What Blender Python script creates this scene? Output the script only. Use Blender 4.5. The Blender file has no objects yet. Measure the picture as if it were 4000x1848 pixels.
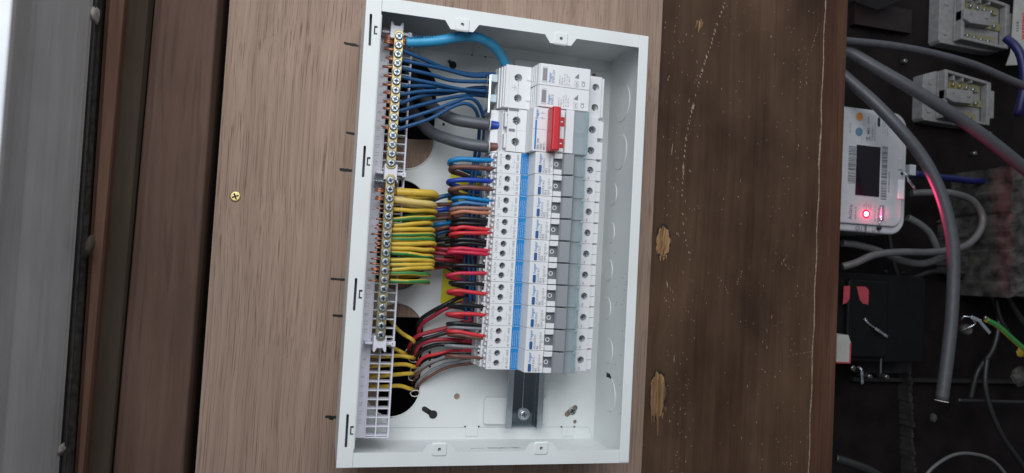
import bpy, bmesh, math, random
from mathutils import Vector, Matrix
random.seed(7)
S = 0.001                                  # all coordinates below are millimetres
scene = bpy.context.scene
COL = scene.collection

# ------------------------------------------------------------------ camera
CAM = Vector((-135.312, -23.431, 623.36))
RX, RY, RZ = 0.02982447, -0.25797699, 0.05660865
FPX = 2789.93
ROT = (Matrix.Rotation(RZ, 3, 'Z') @ Matrix.Rotation(RY, 3, 'Y') @ Matrix.Rotation(RX, 3, 'X'))
cd = bpy.data.cameras.new('camera'); cam = bpy.data.objects.new('camera', cd); COL.objects.link(cam)
cam.matrix_world = Matrix.Translation(CAM * S) @ ROT.to_4x4()
cd.sensor_width = 36; cd.lens = 36 * FPX / 4000
cd.clip_start = 0.01; cd.clip_end = 50
cd.dof.use_dof = True; cd.dof.focus_distance = 0.60; cd.dof.aperture_fstop = 9.0
scene.camera = cam

# ------------------------------------------------------------------ light
world = bpy.data.worlds.new('World'); scene.world = world; world.use_nodes = True
bg = world.node_tree.nodes['Background']
wt = world.node_tree
wtc = wt.nodes.new('ShaderNodeTexCoord'); wdp = wt.nodes.new('ShaderNodeVectorMath'); wdp.operation = 'DOT_PRODUCT'
wdp.inputs[1].default_value = Vector((-0.35, 0.75, 0.35)).normalized()
wmr = wt.nodes.new('ShaderNodeMapRange'); wmr.interpolation_type = 'SMOOTHSTEP'
wmr.inputs[1].default_value = -0.1; wmr.inputs[2].default_value = 0.95; wmr.inputs[3].default_value = 0.035; wmr.inputs[4].default_value = 0.70
wt.links.new(wtc.outputs['Generated'], wdp.inputs[0]); wt.links.new(wdp.outputs['Value'], wmr.inputs[0]); wt.links.new(wmr.outputs[0], bg.inputs['Strength'])
bg.inputs['Color'].default_value = (0.82, 0.90, 1.0, 1)
def area(name, loc, target, size, power, col):
    l = bpy.data.lights.new(name, 'AREA'); l.shape = 'RECTANGLE'; l.size = size[0] * S; l.size_y = size[1] * S
    l.energy = power; l.color = col
    o = bpy.data.objects.new(name, l); COL.objects.link(o)
    o.location = Vector(loc) * S
    o.rotation_euler = (Vector(target) - Vector(loc)).to_track_quat('-Z', 'Y').to_euler()
    return o
area('window_light', (-230, 520, 950), (-20, 0, 0), (900, 700), 9.0, (0.94, 0.97, 1.0))
scene.view_settings.view_transform = 'Standard'; scene.view_settings.look = 'None'
scene.view_settings.exposure = 0.0; scene.view_settings.gamma = 1.0

# ------------------------------------------------------------------ pixel -> world (at true depth)
def ray(u, v): return ROT @ Vector(((u - 2000) / FPX, -(v - 924) / FPX, -1.0))
def A(u, v, z):
    d = ray(u, v); return CAM + d * ((z - CAM.z) / d.z)
def AX(u, v, x):
    d = ray(u, v); return CAM + d * ((x - CAM.x) / d.x)
def AY(u, v, y):
    d = ray(u, v); return CAM + d * ((y - CAM.y) / d.y)

# ------------------------------------------------------------------ materials
def hexlin(r, g, b):
    f = lambda c: ((c / 255 + 0.055) / 1.055) ** 2.4 if c > 10 else c / 255 / 12.92
    return (f(r), f(g), f(b), 1)
MATS = {}
def mat(name, col, rough=0.5, metal=0.0, noise=0.06, nscale=60, bump=0.0, bscale=900, spec=0.5, **kw):
    if name in MATS: return MATS[name]
    m = bpy.data.materials.new(name); m.use_nodes = True; nt = m.node_tree; N = nt.nodes; L = nt.links
    p = N['Principled BSDF']
    if len(col) == 3: col = (*col, 1)
    tc = N.new('ShaderNodeTexCoord')
    nz = N.new('ShaderNodeTexNoise'); nz.inputs['Scale'].default_value = nscale; nz.inputs['Detail'].default_value = 5
    L.new(tc.outputs['Object'], nz.inputs['Vector'])
    mr = N.new('ShaderNodeMapRange'); mr.inputs[1].default_value = 0.25; mr.inputs[2].default_value = 0.75
    mr.inputs[3].default_value = 1 - noise * 1.5; mr.inputs[4].default_value = 1 + noise
    L.new(nz.outputs['Fac'], mr.inputs[0])
    mx = N.new('ShaderNodeMix'); mx.data_type = 'RGBA'; mx.blend_type = 'MULTIPLY'; mx.inputs[0].default_value = 1
    mx.inputs[6].default_value = col
    L.new(mr.outputs[0], mx.inputs[7]); L.new(mx.outputs[2], p.inputs['Base Color'])
    p.inputs['Roughness'].default_value = rough; p.inputs['Metallic'].default_value = metal
    p.inputs['Specular IOR Level'].default_value = spec
    if bump:
        n2 = N.new('ShaderNodeTexNoise'); n2.inputs['Scale'].default_value = bscale; n2.inputs['Detail'].default_value = 3
        L.new(tc.outputs['Object'], n2.inputs['Vector'])
        b = N.new('ShaderNodeBump'); b.inputs['Strength'].default_value = bump; b.inputs['Distance'].default_value = 0.0005
        L.new(n2.outputs['Fac'], b.inputs['Height']); L.new(b.outputs[0], p.inputs['Normal'])
    for k, v in kw.items(): p.inputs[k].default_value = v
    MATS[name] = m
    return m

def node(nt, t, **kw):
    n = nt.nodes.new(t)
    for k, v in kw.items(): setattr(n, k, v)
    return n
def grain_material(name, c_lo, c_hi, c_pore, sx=1.0, rough=0.6, pore=0.5, axis='Y', speck=None, speck_amt=0.0, blotch=0.15, wavy=0.02):
    """Wood with grain along one object axis; fine pores, streaks and slow blotches."""
    m = bpy.data.materials.new(name); m.use_nodes = True; nt = m.node_tree; L = nt.links; p = nt.nodes['Principled BSDF']
    tc = node(nt, 'ShaderNodeTexCoord')
    wn = node(nt, 'ShaderNodeTexNoise'); wn.inputs['Scale'].default_value = 3; wn.inputs['Detail'].default_value = 2
    L.new(tc.outputs['Object'], wn.inputs['Vector'])
    wv = node(nt, 'ShaderNodeVectorMath', operation='MULTIPLY_ADD'); wv.inputs[1].default_value = (wavy, wavy, wavy)
    L.new(wn.outputs['Color'], wv.inputs[0]); L.new(tc.outputs['Object'], wv.inputs[2])
    def layer(scx, scy, detail, rg=0.6):
        mp = node(nt, 'ShaderNodeMapping')
        mp.inputs['Scale'].default_value = (scx, scy, scx) if axis == 'Y' else (scy, scx, scx)
        L.new(wv.outputs[0], mp.inputs['Vector'])
        n = node(nt, 'ShaderNodeTexNoise'); n.inputs['Scale'].default_value = 1; n.inputs['Detail'].default_value = detail
        n.inputs['Roughness'].default_value = rg
        L.new(mp.outputs[0], n.inputs['Vector']); return n
    a = layer(260 * sx, 3.0, 6, 0.7); b = layer(45 * sx, 1.0, 4); c = layer(800 * sx, 9, 3, 0.5); d = layer(8, 5, 4)
    r = node(nt, 'ShaderNodeMix', data_type='RGBA'); r.inputs[6].default_value = c_lo; r.inputs[7].default_value = c_hi
    s = node(nt, 'ShaderNodeMath', operation='MULTIPLY_ADD'); s.inputs[1].default_value = 0.55
    L.new(a.outputs['Fac'], s.inputs[0])
    s2 = node(nt, 'ShaderNodeMath', operation='MULTIPLY'); s2.inputs[1].default_value = 0.45; L.new(b.outputs['Fac'], s2.inputs[0])
    L.new(s2.outputs[0], s.inputs[2])
    mr = node(nt, 'ShaderNodeMapRange'); mr.inputs[1].default_value = 0.36; mr.inputs[2].default_value = 0.64
    L.new(s.outputs[0], mr.inputs[0]); L.new(mr.outputs[0], r.inputs[0])
    pr = node(nt, 'ShaderNodeMapRange'); pr.inputs[1].default_value = 0.56; pr.inputs[2].default_value = 0.66; pr.inputs[4].default_value = pore
    L.new(c.outputs['Fac'], pr.inputs[0])
    q = node(nt, 'ShaderNodeMix', data_type='RGBA'); q.inputs[7].default_value = c_pore
    L.new(pr.outputs[0], q.inputs[0]); L.new(r.outputs[2], q.inputs[6])
    br = node(nt, 'ShaderNodeMapRange'); br.inputs[1].default_value = 0.3; br.inputs[2].default_value = 0.7
    br.inputs[3].default_value = 1 - blotch; br.inputs[4].default_value = 1 + blotch; L.new(d.outputs['Fac'], br.inputs[0])
    t = node(nt, 'ShaderNodeMix', data_type='RGBA', blend_type='MULTIPLY'); t.inputs[0].default_value = 1
    L.new(q.outputs[2], t.inputs[6]); L.new(br.outputs[0], t.inputs[7])
    out = t.outputs[2]
    if speck:
        n = node(nt, 'ShaderNodeTexNoise'); n.inputs['Scale'].default_value = 260; n.inputs['Detail'].default_value = 4; n.inputs['Roughness'].default_value = 0.65
        L.new(tc.outputs['Object'], n.inputs['Vector'])
        n2 = node(nt, 'ShaderNodeTexNoise'); n2.inputs['Scale'].default_value = 14; n2.inputs['Detail'].default_value = 3
        L.new(tc.outputs['Object'], n2.inputs['Vector'])
        ad = node(nt, 'ShaderNodeMath', operation='MULTIPLY_ADD'); ad.inputs[1].default_value = 0.35
        L.new(n2.outputs['Fac'], ad.inputs[0]); L.new(n.outputs['Fac'], ad.inputs[2])
        sr = node(nt, 'ShaderNodeMapRange'); sr.inputs[1].default_value = 0.86; sr.inputs[2].default_value = 0.98; sr.inputs[4].default_value = speck_amt
        L.new(ad.outputs[0], sr.inputs[0])
        u = node(nt, 'ShaderNodeMix', data_type='RGBA'); u.inputs[7].default_value = speck
        L.new(sr.outputs[0], u.inputs[0]); L.new(out, u.inputs[6]); out = u.outputs[2]
    L.new(out, p.inputs['Base Color'])
    bp = node(nt, 'ShaderNodeBump'); bp.inputs['Strength'].default_value = 0.35; bp.inputs['Distance'].default_value = 0.0006
    sb = node(nt, 'ShaderNodeMath', operation='SUBTRACT'); L.new(a.outputs['Fac'], sb.inputs[0]); L.new(pr.outputs[0], sb.inputs[1])
    L.new(sb.outputs[0], bp.inputs['Height']); L.new(bp.outputs[0], p.inputs['Normal'])
    p.inputs['Roughness'].default_value = rough; p.inputs['Specular IOR Level'].default_value = 0.12
    MATS[name] = m
    return m

M_board = grain_material('plywood_veneer', (0.275, 0.188, 0.143, 1), (0.40, 0.287, 0.222, 1), (0.15, 0.092, 0.066, 1), rough=0.7, pore=0.75, sx=2.0, blotch=0.08)
M_ply = mat('ply_edge', (0.24, 0.17, 0.12), 0.8, noise=0.3, nscale=200)
M_plank = grain_material('stained_timber', (0.058, 0.032, 0.019, 1), (0.090, 0.053, 0.033, 1), (0.030, 0.017, 0.011, 1), sx=0.4, rough=0.55, pore=0.25, speck=(0.28, 0.22, 0.16, 1), speck_amt=0.7, blotch=0.5)
M_plank_edge = grain_material('stained_timber_edge', (0.070, 0.033, 0.021, 1), (0.130, 0.066, 0.042, 1), (0.05, 0.02, 0.012, 1), sx=0.4, rough=0.5, pore=0.4, blotch=0.25)
M_frame = grain_material('old_brown_timber', (0.080, 0.047, 0.035, 1), (0.135, 0.084, 0.063, 1), (0.04, 0.026, 0.02, 1), sx=0.25, rough=0.6, pore=0.3, blotch=0.25)
M_frame_red = grain_material('red_brown_timber', (0.095, 0.048, 0.036, 1), (0.165, 0.092, 0.062, 1), (0.05, 0.03, 0.02, 1), sx=0.25, rough=0.6, pore=0.3, blotch=0.3)
M_frame_olive = grain_material('olive_timber', (0.050, 0.037, 0.027, 1), (0.085, 0.065, 0.046, 1), (0.03, 0.022, 0.018, 1), sx=0.25, rough=0.6, pore=0.2, blotch=0.2)
M_grey = grain_material('grey_painted_wood', (0.36, 0.36, 0.363, 1), (0.47, 0.47, 0.472, 1), (0.3, 0.3, 0.3, 1), sx=0.3, rough=0.5, pore=0.2, blotch=0.2)
M_whitewood = mat('white_gloss_paint', (0.8, 0.82, 0.85), 0.4, noise=0.04)
M_bare = grain_material('bare_wood', (0.12, 0.060, 0.028, 1), (0.46, 0.28, 0.14, 1), (0.07, 0.035, 0.016, 1), sx=1.6, rough=0.8, pore=0.8, blotch=0.6, wavy=0.05)
M_scratch = mat('pale_scratched_wood', (0.33, 0.25, 0.18), 0.8, noise=0.4, nscale=400)
M_steel_white = mat('white_powder_coat', (0.77, 0.795, 0.785), 0.45, noise=0.05, nscale=14, bump=0.10, bscale=1600)
M_plastic = mat('white_plastic', (0.79, 0.79, 0.80), 0.42, noise=0.02)
M_plastic2 = mat('grey_white_plastic', (0.62, 0.63, 0.65), 0.45, noise=0.03)
M_holder = mat('frosted_white_plastic', (0.74, 0.73, 0.80), 0.35, noise=0.02)
M_greytog = mat('grey_plastic', (0.25, 0.26, 0.285), 0.4, noise=0.03)
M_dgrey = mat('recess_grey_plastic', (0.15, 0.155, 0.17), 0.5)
M_blue = mat('blue_label_ink', (0.0, 0.21, 0.54), 0.5, noise=0.03)
M_logo = mat('logo_blue_ink', (0.0, 0.19, 0.52), 0.5, noise=0.02)
M_navy = mat('navy_test_button', (0.02, 0.10, 0.30), 0.4, noise=0.03)
M_white = mat('white_ink', (0.85, 0.87, 0.9), 0.5, noise=0.02)
M_ink = mat('grey_ink', (0.22, 0.22, 0.23), 0.6, noise=0.02)
M_black = mat('black_ink', (0.012, 0.012, 0.014), 0.6, noise=0.05)
M_emb = mat('moulded_numeral', (0.45, 0.45, 0.50), 0.5, noise=0.02)
M_red = mat('red_plastic', (0.62, 0.018, 0.03), 0.35, noise=0.04)
M_brass = mat('brass', (0.42, 0.335, 0.165), 0.38, 0.75, noise=0.08, nscale=200)
M_zinc = mat('zinc_plated_screw', (0.42, 0.47, 0.50), 0.38, 0.85, noise=0.08, nscale=500)
M_zincd = mat('screw_recess', (0.10, 0.12, 0.135), 0.4, 0.8, noise=0.1, nscale=400)
M_screwd = mat('dull_steel_screw', (0.36, 0.37, 0.37), 0.35, 0.9, noise=0.2, nscale=400)
M_rail = mat('zinc_rail', (0.26, 0.30, 0.34), 0.08, 1.0, noise=0.05, nscale=30)  # zinc colour darkened to stand in for the channel's black reflection
M_copper = mat('copper_strand', (0.62, 0.27, 0.17), 0.4, 0.7, noise=0.2, nscale=500)
M_dark = mat('dark_void', (0.012, 0.011, 0.011), 0.8, noise=0.2)
M_yellowlab = mat('yellow_label', (0.74, 0.66, 0.02), 0.5, noise=0.03)
M_window = mat('indicator_window', (0.28, 0.25, 0.27), 0.2, noise=0.05)
M_marker = mat('black_marker', (0.012, 0.011, 0.011), 0.7, noise=0.1)
M_alu = mat('bright_metal_plate', (0.72, 0.78, 0.82), 0.22, 0.9, noise=0.05)
M_yscrew = mat('yellow_passivated_screw', (0.55, 0.44, 0.20), 0.35, 0.8, noise=0.1, nscale=300)
def clear_material():
    m = bpy.data.materials.new('clear_blue_plastic'); m.use_nodes = True; p = m.node_tree.nodes['Principled BSDF']
    tc = node(m.node_tree, 'ShaderNodeTexCoord'); n = node(m.node_tree, 'ShaderNodeTexNoise'); n.inputs['Scale'].default_value = 40
    mr = node(m.node_tree, 'ShaderNodeMapRange'); mr.inputs[3].default_value = 0.38; mr.inputs[4].default_value = 0.55
    m.node_tree.links.new(tc.outputs['Object'], n.inputs['Vector']); m.node_tree.links.new(n.outputs['Fac'], mr.inputs[0])
    m.node_tree.links.new(mr.outputs[0], p.inputs['Alpha'])
    p.inputs['Base Color'].default_value = (0.42, 0.49, 0.525, 1); p.inputs['Roughness'].default_value = 0.12
    MATS['clear'] = m; return m
M_clear = clear_material()
M_clearedge = mat('clear_plastic_edge', (0.33, 0.46, 0.50), 0.15, noise=0.2, nscale=100)

def wire_mat(name, rgb, rough=0.42): return mat('pvc_' + name, hexlin(*rgb), rough, noise=0.10, nscale=120, bump=0.12, bscale=1500)
W = {
 'light blue': wire_mat('light_blue', (20, 128, 190)), 'pale blue': wire_mat('pale_blue', (92, 150, 205)),
 'sky blue': wire_mat('sky_blue', (62, 165, 212)), 'royal blue': wire_mat('royal_blue', (28, 66, 165)),
 'dark blue': wire_mat('dark_blue', (30, 80, 126)), 'brown': wire_mat('brown', (112, 72, 62)),
 'dusty brown': wire_mat('dusty_brown', (150, 112, 100)), 'orange brown': wire_mat('orange_brown', (186, 122, 92)),
 'black': wire_mat('black', (26, 27, 30), 0.35), 'red': wire_mat('red', (208, 52, 62)), 'pink red': wire_mat('pink_red', (200, 42, 74)),
 'deep red': wire_mat('deep_red', (160, 38, 56)), 'grey': wire_mat('grey', (132, 134, 138)), 'yellow': wire_mat('yellow', (212, 176, 62)),
 'pale yellow': wire_mat('pale_yellow', (216, 188, 112)), 'green': wire_mat('green', (54, 128, 66)), 'dark green': wire_mat('dark_green', (26, 74, 38)),
 'tail grey': wire_mat('tail_grey', (88, 90, 96)), 'meter grey': wire_mat('meter_grey', (74, 75, 79)), 'sheath grey': wire_mat('sheath_grey', (92, 92, 92)),  # meter grey: tail colour darkened to stand in for recess shade
 'meter blue': wire_mat('meter_blue', (26, 30, 84)), 'cutout black': wire_mat('cutout_black', (40, 40, 40)), 'white': wire_mat('white', (225, 222, 218)),
}

# ------------------------------------------------------------------ mesh building
class MB:
    def __init__(s): s.bm = bmesh.new(); s.mats = []
    def mi(s, m):
        if m not in s.mats: s.mats.append(m)
        return s.mats.index(m)
    def face(s, vs, m=None, smooth=False):
        try: f = s.bm.faces.new(vs)
        except ValueError: return None
        if m is not None: f.material_index = s.mi(m)
        f.smooth = smooth; return f
    def box(s, x0, x1, y0, y1, z0, z1, m=None, T=None):
        c = [Vector((x, y, z)) for z in (z0, z1) for y in (y0, y1) for x in (x0, x1)]
        if T: c = [T @ p for p in c]
        v = [s.bm.verts.new(p) for p in c]
        for q in ((0, 2, 3, 1), (4, 5, 7, 6), (0, 1, 5, 4), (2, 6, 7, 3), (0, 4, 6, 2), (1, 3, 7, 5)):
            s.face([v[i] for i in q], m)
    def prism(s, poly, h0, h1, m=None, plane='xy', smooth=False, T=None):
        def P(a, b, h):
            p = {'xy': (a, b, h), 'xz': (a, h, b), 'yz': (h, a, b)}[plane]
            p = Vector(p); return T @ p if T else p
        n = len(poly)
        lo = [s.bm.verts.new(P(a, b, h0)) for a, b in poly]; hi = [s.bm.verts.new(P(a, b, h1)) for a, b in poly]
        s.face(lo[::-1], m); s.face(hi, m)
        for i in range(n): s.face([lo[i], lo[(i + 1) % n], hi[(i + 1) % n], hi[i]], m, smooth)
    def cyl(s, c, axis, r0, r1, h, seg=20, m=None, cap=True):
        axis = Vector(axis).normalized(); c = Vector(c); q = axis.to_track_quat('Z', 'Y').to_matrix()
        a = []; b = []
        for i in range(seg):
            t = 2 * math.pi * i / seg; d = Vector((math.cos(t), math.sin(t), 0))
            a.append(s.bm.verts.new(c + q @ (d * r0))); b.append(s.bm.verts.new(c + q @ (d * r1) + axis * h))
        for i in range(seg): s.face([a[i], a[(i + 1) % seg], b[(i + 1) % seg], b[i]], m, True)
        if cap: s.face(a[::-1], m); s.face(b, m)
    def ring(s, c, axis, ro, ri, h, seg=24, m=None):
        axis = Vector(axis).normalized(); c = Vector(c); q = axis.to_track_quat('Z', 'Y').to_matrix()
        R = []
        for r, hh in ((ro, 0), (ro, h), (ri, h), (ri, 0)):
            R.append([s.bm.verts.new(c + q @ Vector((math.cos(2 * math.pi * i / seg) * r, math.sin(2 * math.pi * i / seg) * r, hh))) for i in range(seg)])
        for k in range(4):
            a, b = R[k], R[(k + 1) % 4]
            for i in range(seg): s.face([a[i], a[(i + 1) % seg], b[(i + 1) % seg], b[i]], m, k in (0, 2))
    def tube(s, pts, r, seg=12, m=None, m2=None, stripe=0.35, phase=0.0, twist=0.0, smooth_path=True, sub=6, caps=True, radii=None):
        pts = [Vector(p) for p in pts]
        if smooth_path and len(pts) > 2: pts, radii = catmull(pts, sub, radii)
        n = len(pts); rings = []
        t0 = (pts[1] - pts[0]).normalized()
        up = Vector((0, 0, 1)) if abs(t0.z) < 0.9 else Vector((0, 1, 0))
        nrm = (up - t0 * up.dot(t0)).normalized()
        for i, p in enumerate(pts):
            t = ((pts[min(i + 1, n - 1)] - pts[max(i - 1, 0)])).normalized()
            nrm = (nrm - t * nrm.dot(t)).normalized(); b = t.cross(nrm)
            rr = radii[i] if radii else r
            rings.append([s.bm.verts.new(p + (nrm * math.cos(2 * math.pi * k / seg) + b * math.sin(2 * math.pi * k / seg)) * rr) for k in range(seg)])
        for i in range(n - 1):
            for k in range(seg):
                mm = m
                if m2 is not None:
                    a = ((k + 0.5) / seg + phase + twist * i / n) % 1.0
                    if a < stripe: mm = m2
                s.face([rings[i][k], rings[i][(k + 1) % seg], rings[i + 1][(k + 1) % seg], rings[i + 1][k]], mm, True)
        if caps: s.face(rings[0][::-1], m); s.face(rings[-1], m)
    def build(s, name, m, parent=None, bevel=0, seg=2, origin=None, label=None):
        bmesh.ops.recalc_face_normals(s.bm, faces=s.bm.faces)
        o0 = Vector(origin) if origin is not None else Vector((0, 0, 0))
        for v in s.bm.verts: v.co = (v.co - o0) * S
        me = bpy.data.meshes.new(name); s.bm.to_mesh(me); s.bm.free()
        if s.mats:
            for k in s.mats: me.materials.append(k)
        else: me.materials.append(m)
        o = bpy.data.objects.new(name, me); COL.objects.link(o)
        if parent is not None:
            o.parent = parent
            if origin is not None: o.location = o0 * S
        elif origin is not None: o.location = o0 * S
        if bevel:
            b = o.modifiers.new('bevel', 'BEVEL'); b.width = bevel * S; b.segments = seg; b.limit_method = 'ANGLE'; b.angle_limit = math.radians(40)
            b.harden_normals = False
        if label: o['label'] = label
        return o
def catmull(P, sub, radii=None):
    Q = [P[0] * 2 - P[1]] + P + [P[-1] * 2 - P[-2]]; out = []; ro = [] if radii else None
    for i in range(1, len(Q) - 2):
        p0, p1, p2, p3 = Q[i - 1:i + 3]
        for k in range(sub):
            t = k / sub
            out.append(0.5 * ((2 * p1) + (p2 - p0) * t + (2 * p0 - 5 * p1 + 4 * p2 - p3) * t * t + (3 * p1 - p0 - 3 * p2 + p3) * t ** 3))
            if radii: ro.append(radii[i - 1] * (1 - t) + radii[i] * t)
    out.append(P[-1])
    if radii: ro.append(radii[-1])
    return out, ro

def plate(name, outer, holes, z0, z1, m, parent=None, bevel=0):
    """flat sheet with real openings, from a filled 2D curve"""
    cu = bpy.data.curves.new(name, 'CURVE'); cu.dimensions = '2D'; cu.fill_mode = 'BOTH'
    for poly in [outer] + holes:
        sp = cu.splines.new('POLY'); sp.points.add(len(poly) - 1); sp.use_cyclic_u = True
        for i, (x, y) in enumerate(poly): sp.points[i].co = (x * S, y * S, 0, 1)
    cu.extrude = (z1 - z0) / 2 * S
    t = bpy.data.objects.new('tmp', cu); COL.objects.link(t)
    dg = bpy.context.evaluated_depsgraph_get(); me = bpy.data.meshes.new_from_object(t.evaluated_get(dg)); bpy.data.objects.remove(t)
    me.materials.clear(); me.materials.append(m); me.name = name
    for f in me.polygons: f.use_smooth = False; f.material_index = 0
    me.transform(Matrix.Translation((0, 0, (z0 + z1) / 2 * S)))
    bm = bmesh.new(); bm.from_mesh(me); bmesh.ops.remove_doubles(bm, verts=bm.verts, dist=1e-6); bmesh.ops.recalc_face_normals(bm, faces=bm.faces); bm.to_mesh(me); bm.free()
    o = bpy.data.objects.new(name, me); COL.objects.link(o)
    if parent is not None: o.parent = parent
    return o
def circle(cx, cy, r, n=28): return [(cx + r * math.cos(2 * math.pi * i / n), cy + r * math.sin(2 * math.pi * i / n)) for i in range(n)]
def rrect(x0, x1, y0, y1, r, n=8):
    o = []
    for cx, cy, a0 in ((x1 - r, y1 - r, 0), (x0 + r, y1 - r, 90), (x0 + r, y0 + r, 180), (x1 - r, y0 + r, 270)):
        for i in range(n + 1):
            a = math.radians(a0 + 90 * i / n); o.append((cx + r * math.cos(a), cy + r * math.sin(a)))
    return o
def slot(p, q, r, n=8):
    p = Vector(p[:2]); q = Vector(q[:2]); a = math.atan2(q.y - p.y, q.x - p.x); o = []
    for c, s0 in ((q, a - math.pi / 2), (p, a + math.pi / 2)):
        for i in range(n + 1): t = s0 + math.pi * i / n; o.append((c.x + r * math.cos(t), c.y + r * math.sin(t)))
    return o

def empty(name, loc, label=None, cat=None, group=None):
    o = bpy.data.objects.new(name, None); COL.objects.link(o); o.location = Vector(loc) * S; o.empty_display_size = 0.01
    if label: tag(o, label, cat, group)
    return o
def tag(o, label, cat, group=None):
    o['label'] = label; o['category'] = cat
    if group: o['group'] = group
    return o
def structure(o): o['kind'] = 'structure'; return o
def reparent(o, root):
    """parent a world-built mesh to a root Empty without moving it"""
    o.parent = root; o.matrix_parent_inverse = Matrix.Translation(-root.location); return o

# writing: every item is (text, x, y, size, bold) in mm; reading direction is +Y (turned a quarter left)
def lettering(name, items, z, m, parent=None, basis=None, align='LEFT', thick=0.03):
    bm = bmesh.new()
    for it in items:
        txt, x, y, size = it[:4]; bold = it[4] if len(it) > 4 else 0
        wscale = it[5] if len(it) > 5 else 1.0
        cu = bpy.data.curves.new('t', 'FONT'); cu.body = txt; cu.size = size; cu.offset = bold; cu.align_x = align; cu.extrude = thick; cu.resolution_u = 2
        t = bpy.data.objects.new('t', cu); COL.objects.link(t)
        dg = bpy.context.evaluated_depsgraph_get(); me = bpy.data.meshes.new_from_object(t.evaluated_get(dg)); bpy.data.objects.remove(t)
        R = basis if basis else Matrix(((0, -1, 0), (1, 0, 0), (0, 0, 1)))
        me.transform(Matrix.Diagonal((wscale, 1, 1, 1)))
        me.transform(R.to_4x4()); me.transform(Matrix.Translation((x, y, it[6] if len(it) > 6 else z)))
        bm.from_mesh(me); bpy.data.meshes.remove(me)
    for v in bm.verts: v.co *= S
    me = bpy.data.meshes.new(name); bm.to_mesh(me); bm.free(); me.materials.append(m)
    for f in me.polygons: f.material_index = 0
    o = bpy.data.objects.new(name, me); COL.objects.link(o)
    if parent is not None: o.parent = parent
    return o

ORD = ['first', 'second', 'third', 'fourth', 'fifth', 'sixth', 'seventh', 'eighth', 'ninth', 'tenth', 'eleventh', 'twelfth', 'thirteenth', 'fourteenth', 'fifteenth', 'sixteenth', 'seventeenth', 'eighteenth']

# ================================================================== SETTING
BX0, BX1 = -223.5, 165.5
HOLES = [  # cut through the board behind the box, world mm
    [tuple(A(u, v, 0)[:2]) for u, v in ((1490, 215), (1740, 222), (1738, 548), (1470, 540))],
    [tuple(A(u, v, 0)[:2]) for u, v in ((1500, 660), (1700, 672), (1672, 1105), (1468, 1102))],
    [tuple(A(u, v, 0)[:2]) for u, v in ((1484, 1237), (1700, 1241), (1690, 1680), (1476, 1680))]]
board = plate('backing_board', [(BX0, -340), (BX1, -340), (BX1, 340), (BX0, 340)], HOLES, -18, 0, M_board)
tag(board, 'light brown wooden board the white metal box is screwed to', 'board')

# marker ticks, faint white line beside the box
ticks = [(1343, 168, 1402, 180, 6), (1352, 518, 1397, 526, 5), (1326, 662, 1389, 668, 6), (1291, 1089, 1358, 1094, 5), (1299, 1232, 1352, 1236, 6), (1270, 1628, 1327, 1631, 6), (1286, 1636, 1303, 1637, 4)]
for i, (u0, v0, u1, v1, w) in enumerate(ticks):
    m = MB(); p = A(u0, v0, 0); q = A(u1, v1, 0); n = 14; top = []; bot = []
    hw = w / 4.4 * 0.95
    for k in range(n + 1):
        t = k / n; c = p.lerp(q, t); env = 1.0 if 0 < k < n else 0.5
        if t > 0.75: env *= 1 - (t - 0.75) * 2
        top.append((c.x, c.y + hw * env * random.uniform(0.75, 1.2))); bot.append((c.x, c.y - hw * env * random.uniform(0.75, 1.2)))
    m.prism(top + bot[::-1], 0.03, 0.10); m.build('marker_tick', M_marker, board)
m = MB()
for (u0, v0, u1, v1) in ((1407, 215, 1398, 330), (1398, 340, 1388, 540), (1378, 700, 1372, 800), (1366, 960, 1362, 985), (1338, 1310, 1330, 1440), (1325, 1480, 1318, 1600)):
    p = A(u0, v0, 0); q = A(u1, v1, 0); n = 10
    a = []; b = []
    for k in range(n + 1):
        t = k / n; c = p.lerp(q, t); w = 0.30 * math.sin(math.pi * min(max(t, 0.05), 0.95)) * random.uniform(0.6, 1.2); a.append((c.x - w, c.y)); b.append((c.x + w, c.y))
    m.prism(a + b[::-1], 0.02, 0.07)
m.build('white_line', M_white, board)

# dark stained plank right of the board
PL0, PL1 = 165.9, 394.0; PZ = -8.0
plank = empty('timber_plank', (280, 0, PZ), 'dark brown stained timber plank with chips and scratches right of the box', 'plank')
m = MB(); prof = [(PL0, -70), (PL1, -70), (PL1, PZ - 16), (PL1 - 3, PZ - 11), (354.5, PZ), (PL0 + 1.5, PZ), (PL0, PZ - 1.5)]
m.prism(prof, -330, 360, M_plank, plane='xz')
for f in m.bm.faces:
    c = f.calc_center_median()
    if c.x > 354.6 and abs(c.y) < 300: f.material_index = m.mi(M_plank_edge)
reparent(m.build('board_face', M_plank), plank)
def blob(cu, cv, ru, rv, z, n=26, jag=0.15, rnd=None, rot=0.0):
    c = A(cu, cv, z); r1 = ru / 4.1; r2 = rv / 4.1; out = []
    for i in range(n):
        t = 2 * math.pi * i / n; k = 1 + random.uniform(-jag, jag)
        x = r1 * math.cos(t) * k; y = r2 * math.sin(t) * k
        out.append((c.x + x * math.cos(rot) - y * math.sin(rot), c.y + x * math.sin(rot) + y * math.cos(rot)))
    return out
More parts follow.
